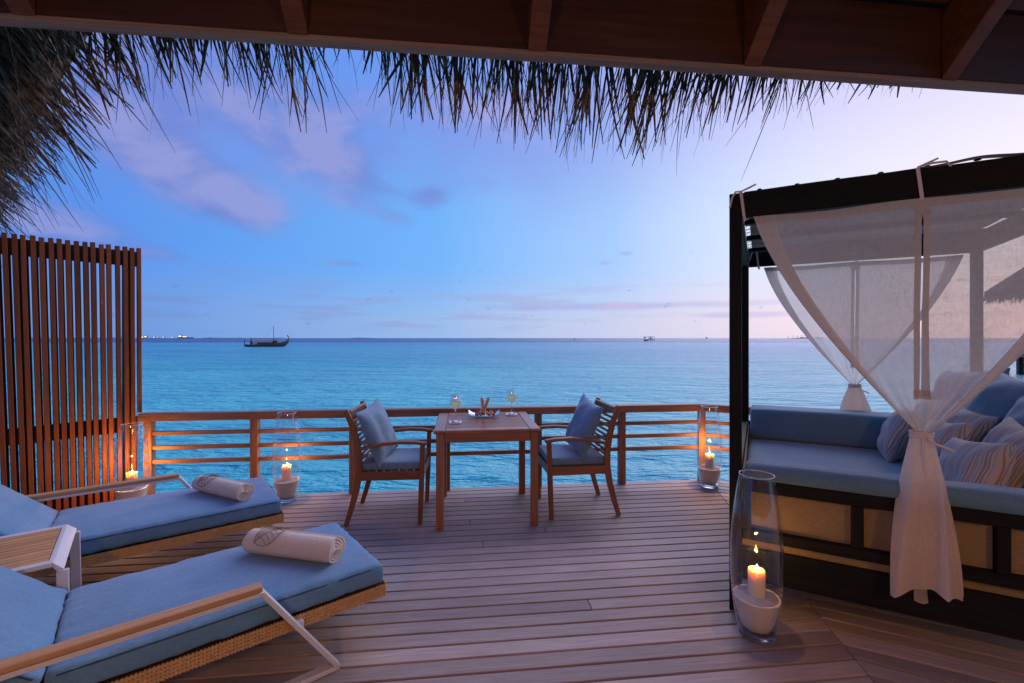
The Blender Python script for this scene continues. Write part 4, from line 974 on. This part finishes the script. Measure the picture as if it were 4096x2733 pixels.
# ------------------------------------------------------------------ curtains
def curtain(nm, label, yq, zt, zk, x0, x1, xk, depth, zbot, wtail, out_, ribbon_x, tail_on=True):
    """sheer panel along the beam pair at local y = yq, gathered at (xk, zk); out_ = -1 towards the viewer"""
    c = thing(nm, tuple(bp(xk, yq, zk)), DB, label, 'curtain', 'tied sheer curtains of the daybed')
    hw0, xc = (x1 - x0) / 2, (x0 + x1) / 2
    def wprof(r_): return max(.034, 1 - r_ ** 1.45 * .966)
    def P(u, r_):
        """u -1..1 across, r 0..1 down; returns local point relative to the knot"""
        au = abs(u); w_ = wprof(r_); ctr = xc + (xk - xc) * r_ ** .8
        f = u; fold = 0
        if au > .86:                                  # the free edge rolls back on itself
            k = (au - .86) / .14; f = math.copysign(.86 + .14 * math.sin(k * math.pi) * .55 - .10 * k * (r_ ** .5), u); fold = .022 * math.sin(k * math.pi) + .018 * k
        amp = .006 + .026 * r_ ** 1.6
        z = zt - (zt - zk) * r_ - (0.0) 
        z -= .007 * (1 - r_) ** 6 * math.sin((u + 1) * math.pi) ** 2   # slack between the ribbons
        yy = out_ * fold * sstep(0, .25, r_) + amp * (math.sin(u * 9.5 + r_ * 2) * .6 + math.sin(u * 21 + 1.3) * .35 * r_)
        yy *= (1 - .35 * sstep(.85, 1, r_))
        yy += .010 * noise.noise(Vector((u * 2.5, r_ * 3, yq)))
        return Vector((ctr + hw0 * w_ * f - xk, yy + out_ * .030 * r_, z - zk))
    nr, nu = 40, 34
    sl = .012                                           # half width of the slit in u at the top
    for s_ in (-1, 1):
        mb = MB()
        def fn(a, b):
            open_ = .0045 * sstep(.06, .10, b) * (1 - sstep(.80, .84, b)) * (1 + .8 * math.sin(b * 7))
            u = s_ * (open_ / wprof(b) + (1 - open_ / wprof(b)) * a); return P(u, b)
        mb.grid(fn, nu, nr); mb.obj('panel', M_sheer, c, angle=80)
        hm = MB()
        def fh(a, b):
            r_ = .055 + b * .80; open_ = .0045 / wprof(r_); wd = .020 / (hw0 * wprof(r_)); return P(s_ * (open_ + a * wd * 1.2), r_) + Vector((0, out_ * .003, 0))
        hm.grid(fh, 3, 30); hm.obj('hem', M_hem, c, angle=80)
    for b0, b1 in ((.035, .065), (.825, .865)):
        hm = MB()
        def fh(a, b): r_ = b0 + (b1 - b0) * b; return P((a * 2 - 1) * .030 / wprof(r_) / hw0 * 1.0, r_) + Vector((0, out_ * .004, 0))
        hm.grid(fh, 6, 2); hm.obj('hem', M_hem, c, angle=80)
    hm = MB(); hm.grid(lambda a, b: P(a * 2 - 1, b * .035) + Vector((0, out_ * .003, 0)), 50, 2); hm.obj('hem', M_hem, c, angle=80)
    for s_ in (-1, 1):                                  # the free edges rolled into a thicker band
        bd = MB()
        def fb(a, b):
            q = P(s_ * (.80 + .13 * a), b); q2 = Vector((0, out_ * (.006 + .030 * math.sin(a * math.pi) * sstep(0, .3, b)), 0)); return q + q2
        bd.grid(fb, 8, 40); bd.obj('edge_band', M_band, c, angle=80)
    # knot: wound tie with two ends
    kn = MB()
    for k in range(3):
        kn.tube([(.040 * math.cos(a), out_ * .030 + .026 * math.sin(a), -.004 - k * .009 + .004 * math.sin(a + k)) for a in [i * math.pi / 10 for i in range(21)]], .0055, 6, cap=False)
    kn.tube([(.01, out_ * .06, -.02), (.035, out_ * .068, -.045), (.075, out_ * .070, -.058), (.10, out_ * .066, -.072)], [.007, .006, .005, .004], 6)
    kn.tube([(.0, out_ * .06, -.02), (-.004, out_ * .070, -.06), (-.002, out_ * .074, -.13), (.004, out_ * .074, -.22)], [.007, .006, .005, .004], 6)
    kn.obj('tie', M_ribbon, c)
    # tail: full closed skirt of cloth, pleated, with an uneven hem
    tl = MB(); na = 144; nz = 30
    def ft(u, v):
        a = u * 2 * math.pi; zz = -(zk - zbot) * v
        rx = .034 + (wtail - .034) * (1 - (1 - v) ** 1.8); ry = .024 + depth * sstep(0, .5, v)
        pl = 1 + (.10 + .42 * v ** .6) * (1 - 2 * abs(math.sin(a * 3.0 + .9 * math.sin(a * 2 + 1) + .6 * v))) * .8 + .12 * v * math.sin(a * 9 + 2 + v * 2)
        low = (.045 * math.sin(a * 1 + 2.6) + .016 * math.sin(a * 3 + .5)) * v ** 3
        return Vector((rx * math.cos(a) * (1 + .10 * v * math.sin(a * 3 + 2 * v) + .05 * math.sin(a * 7) * v) + .004 * v, out_ * .030 + ry * math.sin(a) * pl + out_ * .01 * v, zz + low))
    tl.grid(ft, na, nz); tl.obj('tail', M_tail, c, angle=80)
    te = MB()
    te.grid(lambda u, v: ft(u, .965 + .035 * v) * 1.0 + Vector((0, 0, 0)) + (ft(u, 1) - ft(u, .9)).cross(Vector((1, 0, 0))) * 0, na, 1)
    # ribbons tied over the beam
    for rx in ribbon_x:
        rb = MB(); yb = yq
        x_ = rx - xk; t0 = zt - zk
        yo = -.006 if out_ < 0 else .0
        fy = (-.004 - yq) if out_ < 0 else (DY - .054 - yq - .004)
        rb.sweep([(x_, 0, t0 - .012), (x_ - .006, fy, t0 + .010), (x_ - .014, fy, t0 + .085), (x_ - .020, fy, ZT - zk + .003)], .014, .0016, (1, 0, 0))
        rb.tube([(x_ - .02, fy, ZT - zk + .004), (x_ + .02, fy + .004, ZT - zk + .020), (x_ + .05, fy, ZT - zk + .032)], [.004, .005, .004], 6)
        rb.tube([(x_ - .02, fy, ZT - zk + .004), (x_ - .045, fy, ZT - zk + .006), (x_ - .062, fy - .004, ZT - zk - .025), (x_ - .072, fy - .004, ZT - zk - .075)] if rx < xc - .3 else [(x_ - .02, fy, ZT - zk + .004), (x_ + .03, fy, ZT - zk + .014), (x_ + .075, fy - .004, ZT - zk + .012), (x_ + .09, fy - .006, ZT - zk - .012)], [.005, .005, .005, .005], 6)
        rb.obj('ribbon', M_ribbon, c)
    return c
M_tail = sheer('gathered cotton', 0.08, c4(.90, .78, .67))  # same cloth as the panels, tinted warmer to carry the lamp glow
curtain('curtain', 'sheer white curtain knotted in front of the daybed, its tail hanging over the near rail', .012, 2.061, 1.02, .068, 1.50, .772, .050, .295, .120, -1, (.075, .782))
curtain('curtain', 'sheer white curtain knotted on the sea side of the daybed', DY - .085, 2.044, 1.062, .13, 1.50, .815, .045, .63, .130, 1, (.14, .83))

# ------------------------------------------------------------------ boats and far things on the water
def at(u, v, d=None, z=WATER_Z):
    if d is None: d = (CAM_H - z) * 1820 / (v - 1352.5)
    return Vector(((u - 2048) / 1820 * d, d, z))
M_hull = plain('dark planked hull', c4(.26, .12, .07), 0.6, nz=.4, ns=3)
M_hullblue = plain('blue boot stripe', c4(.02, .06, .14), 0.5)
M_mast = plain('varnished spar', c4(.20, .09, .05), 0.5)
M_thatchroof = plain('boat awning', c4(.30, .24, .20), 0.9, nz=.3, ns=4)
M_boatw = plain('boat white paint', c4(.6, .6, .62), 0.5)
dh = thing('sailing_boat', tuple(at(1067, 1387.2)), R(0), 'dark wooden sailing boat with curved prow and bare mast, at anchor', 'boat')
mb = MB(); secs = [(-7.0, .30, .75, .10), (-6.2, .75, .72, -.15), (-4, 1.25, .70, -.3), (-1, 1.45, .80, -.35), (2, 1.35, 1.0, -.3), (4.6, .85, 1.30, -.15), (6.0, .35, 1.75, .25), (6.75, .14, 2.3, 1.1), (7.0, .10, 2.9, 2.0), (6.85, .09, 3.4, 2.8), (6.45, .12, 3.75, 3.35)]
rows = []
for x, hw, zt_, zb_ in secs: rows.append([(x, -hw, zt_), (x, -hw * .82, (zt_ + zb_) / 2 - .05), (x, 0, zb_), (x, hw * .82, (zt_ + zb_) / 2 - .05), (x, hw, zt_)])
mb.add([p for r_ in rows for p in r_], [(i * 5 + j, i * 5 + j + 1, (i + 1) * 5 + j + 1, (i + 1) * 5 + j) for i in range(len(rows) - 1) for j in range(4)] + [(i * 5, (i + 1) * 5, (i + 1) * 5 + 4, i * 5 + 4) for i in range(len(rows) - 1)])
mb.obj('hull', M_hull, dh, angle=40)
mb = MB(); mb.add([(x, y, z) for x in (-3.6, 2.3) for y, z in ((-1.25, 1.35), (0, 1.95), (1.25, 1.35))], [(0, 1, 4, 3), (1, 2, 5, 4)]); k0 = len(mb.v); mb.add([(x, y, z - .12) for x, y, z in mb.v], [tuple(reversed(f)) for f in mb.f]); mb.obj('awning', M_thatchroof, dh, smooth=False)
MB().box((-.6, 0, 1.0), (5.2, 2.0, .7)).obj('cabin', M_hull, dh, smooth=False)
MB().box((3.0, 0, 1.45), (1.1, 1.3, .75)).add([(2.35, -.8, 1.82), (3.65, -.8, 1.82), (2.35, .8, 1.82), (3.65, .8, 1.82), (2.45, 0, 2.1), (3.55, 0, 2.1)], [(0, 1, 5, 4), (2, 4, 5, 3), (0, 4, 2), (1, 3, 5)]).obj('deck_house', M_mast, dh, smooth=False)
MB().tube([(2.25, 0, .8), (2.1, 0, 6.6)], [.10, .07], 8).obj('mast', M_mast, dh)
MB().tube([(-4.8, 0, 2.62), (-1, .0, 2.52), (2.2, 0, 2.62), (4.9, 0, 2.85)], .06, 6).obj('boom', M_mast, dh)
MB().tube([(2.1, 0, 6.5), (-.6, 0, 2.6)], .015, 4).obj('stay', M_mast, dh)
MB().box((-4.9, 0, 1.6), (.28, .28, 1.9)).box((-4.7, 0, 1.3), (.6, .9, 1.1)).obj('stern_cabin', M_mast, dh, smooth=False)
MB().tube([(-7.0, 0, .4), (-6.9, 0, 2.25)], [.16, .12], 8).obj('stern_post', M_hull, dh)
MB().box((-2.9, -1.0, 1.05), (1.0, .5, .55)).obj('canvas_bundle', M_boatw, dh, smooth=False)
MB().tube([(6.6, 0, 1.6), (8.4, -.6, -.05)], .02, 4).obj('anchor_rope', M_mast, dh)
# stilted platform
pf_ = thing('stilt_platform', tuple(at(2596, 1364.2, 400)), 0, 'small roofed platform on stilts far out in the lagoon', 'platform')
G = plain('grey weathered timber', c4(.20, .19, .21), .8); GW = plain('pale awning', c4(.42, .40, .44), .8)
MB().box((0, 0, 1.15), (8.8, 5, .35)).obj('floor', G, pf_, smooth=False); MB().box((0, 0, 3.85), (8.4, 5, .22)).obj('roof', GW, pf_, smooth=False)
for x in (-3.9, 0.1, 1.5, 3.9):
    for y in (-2.2, 2.2): beam('post', (x, y, -.8), (x, y, 3.8), .22, .22, G, pf_, up=(0, 1, 0), bevel=0)
MB().box((.6, -1, 1.9), (.9, .6, 1.3)).obj('bench', G, pf_, smooth=False)
for x in (-2.9, 2.2): MB().add([(x - .9, 2.2, 3.7), (x + .7, 2.2, 3.7), (x - .1, 2.2, 2.4), (x - .9, 2.25, 3.7), (x + .7, 2.25, 3.7), (x - .1, 2.25, 2.4)], [(0, 1, 2), (5, 4, 3), (0, 3, 4, 1), (1, 4, 5, 2), (2, 5, 3, 0)]).obj('awning_flap', GW, pf_, smooth=False)
MB().box((-3.2, -2.9, .5), (3.4, .9, .8)).obj('landing_step', G, pf_, smooth=False)
# small motor boat
mbt = thing('motor_boat', tuple(at(2298, 1359.6, 640)), R(60), 'tiny white motor boat near the horizon', 'boat')
mb = MB(); S2 = [(-2.2, .9, .9, 0), (0, 1.1, .95, -.2), (2.0, .6, 1.15, 0), (2.8, .06, 1.3, .6)]
mb.add([p for x, hw, a, b in S2 for p in ((x, -hw, a), (x, 0, b), (x, hw, a))], [(i * 3 + j, i * 3 + j + 1, (i + 1) * 3 + j + 1, (i + 1) * 3 + j) for i in range(3) for j in range(2)] + [(i * 3, (i + 1) * 3, (i + 1) * 3 + 2, i * 3 + 2) for i in range(3)] + [(0, 2, 1)])
mb.obj('hull', M_boatw, mbt, smooth=False); MB().box((-.3, 0, 1.5), (1.8, 1.5, 1.1)).obj('wheelhouse', M_boatw, mbt, smooth=False)
# island with palms to the right, low land and a lit town to the left
M_isle = plain('far island scrub', c4(.05, .06, .07), .9, nz=.3, ns=.05)
def island(u0, u1, d, hmax, label, palms=0, seed=0):
    x0, x1 = at(u0, 0, d).x, at(u1, 0, d).x; rr_ = random.Random(seed); mb = MB(); n = 26
    prof = [(x0 + (x1 - x0) * i / n, hmax * (.25 + .75 * abs(noise.noise(Vector((i * .37 + seed, 1, 2))) * 1.4)) * min(1, 4 * i / n, 4 * (n - i) / n) + .3) for i in range(n + 1)]
    dep = 60
    vs = [(x, d + s_ * dep * .5, WATER_Z - .5) for s_ in (-1, 1) for x, _ in prof] + [(x, d, WATER_Z + h) for x, h in prof]
    m_ = n + 1
    mb.add(vs, [(i, i + 1, 2 * m_ + i + 1, 2 * m_ + i) for i in range(n)] + [(m_ + i + 1, m_ + i, 2 * m_ + i, 2 * m_ + i + 1) for i in range(n)])
    base = thing('island', ((x0 + x1) / 2, d, WATER_Z), 0, label, 'island', kind='structure')
    o = mb.obj('land', M_isle, base, Matrix.Translation((-(x0 + x1) / 2, -d, -WATER_Z)), smooth=False)
    return base
island(3138, 3330, 2300, 8, 'low dark palm island on the horizon right of the daybed post')
for k, (u, hh_) in enumerate([(3152, 11), (3172, 13), (3190, 12), (3206, 14), (3216, 12)]):
    p = at(u, 0, 2290); pa = thing('palm_tree', tuple(p), 0, ('leftmost and lowest', 'second from the left', 'middle', 'tallest, fourth', 'rightmost')[k] + ' of the five palms on the horizon island', 'palm tree', 'palms on the far island')
    MB().tube([(0, 0, 0), (.6, 0, hh_)], [.5, .3], 6).obj('trunk', M_isle, pa)
    cr = MB()
    for a in range(7): ang = a * .9; cr.tube([(.6, 0, hh_), (.6 + 2 * math.cos(ang), 2 * math.sin(ang), hh_ + 1.0), (.6 + 4 * math.cos(ang), 4 * math.sin(ang), hh_ - .8)], [.5, .6, .1], 5)
    cr.obj('crown', M_isle, pa)
island(1385, 1530, 4200, 8, 'faint strip of low land on the horizon beyond the wooden boat', seed=3)
island(1915, 2000, 5200, 6, 'faintest strip of land on the horizon above the table', seed=8)
island(780, 1010, 3600, 9, 'low dark land on the horizon left of the wooden boat', seed=5)
island(-60, 720, 3900, 9, 'low land with town lights on the left horizon', seed=6)
m, t, out = mat('town light'); M_lit = m; _e = t.new('ShaderNodeEmission'); _e.inputs[0].default_value = c4(1.0, .72, .42); _e.inputs[1].default_value = 2.4; t.l.new(_e.outputs[0], out.inputs[0])
M_bld = plain('far building', c4(.28, .26, .30), .8)
TOWN = [(572, 22, 16, 'lit building of the far town closest to the slatted screen'), (584, 30, 22, 'broadest and tallest lit building of the far town'), (618, 18, 12, 'low lit building of the far town right of the tallest one'), (632, 6, 15, 'narrow lit tower in the middle of the far town'), (655, 14, 13, 'lit building of the far town right of the narrow tower'), (692, 16, 13, 'lit building of the far town just left of the cargo ship')]
for u, wd, hh_, lab in TOWN:
    p = at(u, 0, 3850); bq = thing('far_building', tuple(p), 0, lab, 'building', 'buildings of the lit town')
    MB().box((0, 0, hh_ / 2), (wd, 12, hh_)).obj('wall', M_bld, bq, smooth=False); MB().box((0, -6.3, hh_ * .62), (wd * .62, .4, hh_ * .36)).obj('lit_window', M_lit, bq, smooth=False)
sh = thing('cargo_ship', tuple(at(742, 0, 3500)), 0, 'red hulled cargo ship with lit superstructure on the left horizon', 'ship')
mb = MB(); mb.add([(-58, -9, 6), (58, -9, 7), (66, 0, 8), (-58, 9, 6), (58, 9, 7), (-56, -8, -1), (56, -8, -1), (60, 0, -1), (-56, 8, -1), (56, 8, -1)], [(0, 1, 6, 5), (1, 2, 7, 6), (4, 9, 7, 2), (3, 8, 9, 4), (0, 5, 8, 3), (0, 3, 4, 2, 1)]); mb.obj('hull', plain('red hull', c4(.16, .03, .03), .6), sh, smooth=False)
MB().box((-38, 0, 15), (22, 14, 18)).obj('bridge', M_bld, sh, smooth=False); MB().box((-38, -7.4, 16), (18, .5, 9)).obj('lit_window', M_lit, sh, smooth=False)
MB().box((-2, -7.4, 12), (32, .5, 4)).obj('deck_lights', M_lit, sh, smooth=False); MB().box((-2, 0, 9), (40, 12, 6)).obj('cargo', M_bld, sh, smooth=False)
MB().tube([(-38, 0, 24), (-38, 0, 34)], .8, 6).obj('mast', M_bld, sh)
lb = thing('distant_boat', tuple(at(2826, 0, 2400)), 0, 'speck of a boat on the horizon left of the daybed post', 'boat')
MB().add([(-8, -2, 2.5), (9, 0, 3.2), (-8, 2, 2.5), (-7, 0, -1), (8, 0, -1)], [(0, 1, 4, 3), (2, 3, 4, 1), (0, 2, 1), (0, 3, 2)]).obj('hull', M_boatw, lb, smooth=False); MB().box((0, 0, 5), (5, 3, 5)).obj('wheelhouse', M_bld, lb, smooth=False)

# ------------------------------------------------------------------ neighbouring water villa seen through the curtain
nv = thing('water_villa', (40.0, 30.0, WATER_Z), R(-20), 'neighbouring thatched water villa on stilts, seen dimly through the curtain', 'villa')
e = 4.6; ez = 5.05 - WATER_Z; pk = 9.6 - WATER_Z
mb = MB(); mb.add([(-e, -e, ez), (e, -e, ez), (e, e, ez), (-e, e, ez), (-.6, 0, pk), (.6, 0, pk), (-e, -e, ez - .35), (e, -e, ez - .35), (e, e, ez - .35), (-e, e, ez - .35)], [(0, 1, 5, 4), (1, 2, 5), (2, 3, 4, 5), (3, 0, 4), (0, 6, 7, 1), (1, 7, 8, 2), (2, 8, 9, 3), (3, 9, 6, 0), (6, 9, 8, 7)]); mb.obj('roof', M_thatchbody, nv, smooth=False)
fr = MB()
for i in range(1500):
    s_ = rr.randrange(4); q = rr.uniform(-e, e); a = [(q, -e), (e, q), (q, e), (-e, q)][s_]; o_ = [(0, -1), (1, 0), (0, 1), (-1, 0)][s_]
    strand(fr, (a[0] - o_[0] * .3, a[1] - o_[1] * .3, ez - .05 + rr.uniform(-.2, .1)), Vector((o_[0] * .7 + rr.gauss(0, .25), o_[1] * .7 + rr.gauss(0, .25), -.8)), rr.uniform(.4, 1.1), .07, .5, rr)
stuff(fr, 'thatch_fringe', M_thatch, nv)
MB().box((0, 0, 1.45), (7.0, 7.0, .28)).obj('floor', M_rail, nv, smooth=False)
MB().box((1.2, .8, 3.6), (3.6, 4.0, 4.0)).obj('wall', M_rail, nv, smooth=False)
for x in (-3.2, 0, 3.2):
    for y in (-3.2, 0, 3.2):
        beam('pile', (x, y, -1.5), (x, y, 1.3), .3, .3, M_screen_bar, nv, up=(0, 1, 0), bevel=0)
for x in (-2.6, 2.6):
    for y in (-2.6, 2.6): beam('post', (x, y, 1.6), (x, y, ez - .3), .2, .2, M_rail, nv, up=(0, 1, 0), bevel=0)
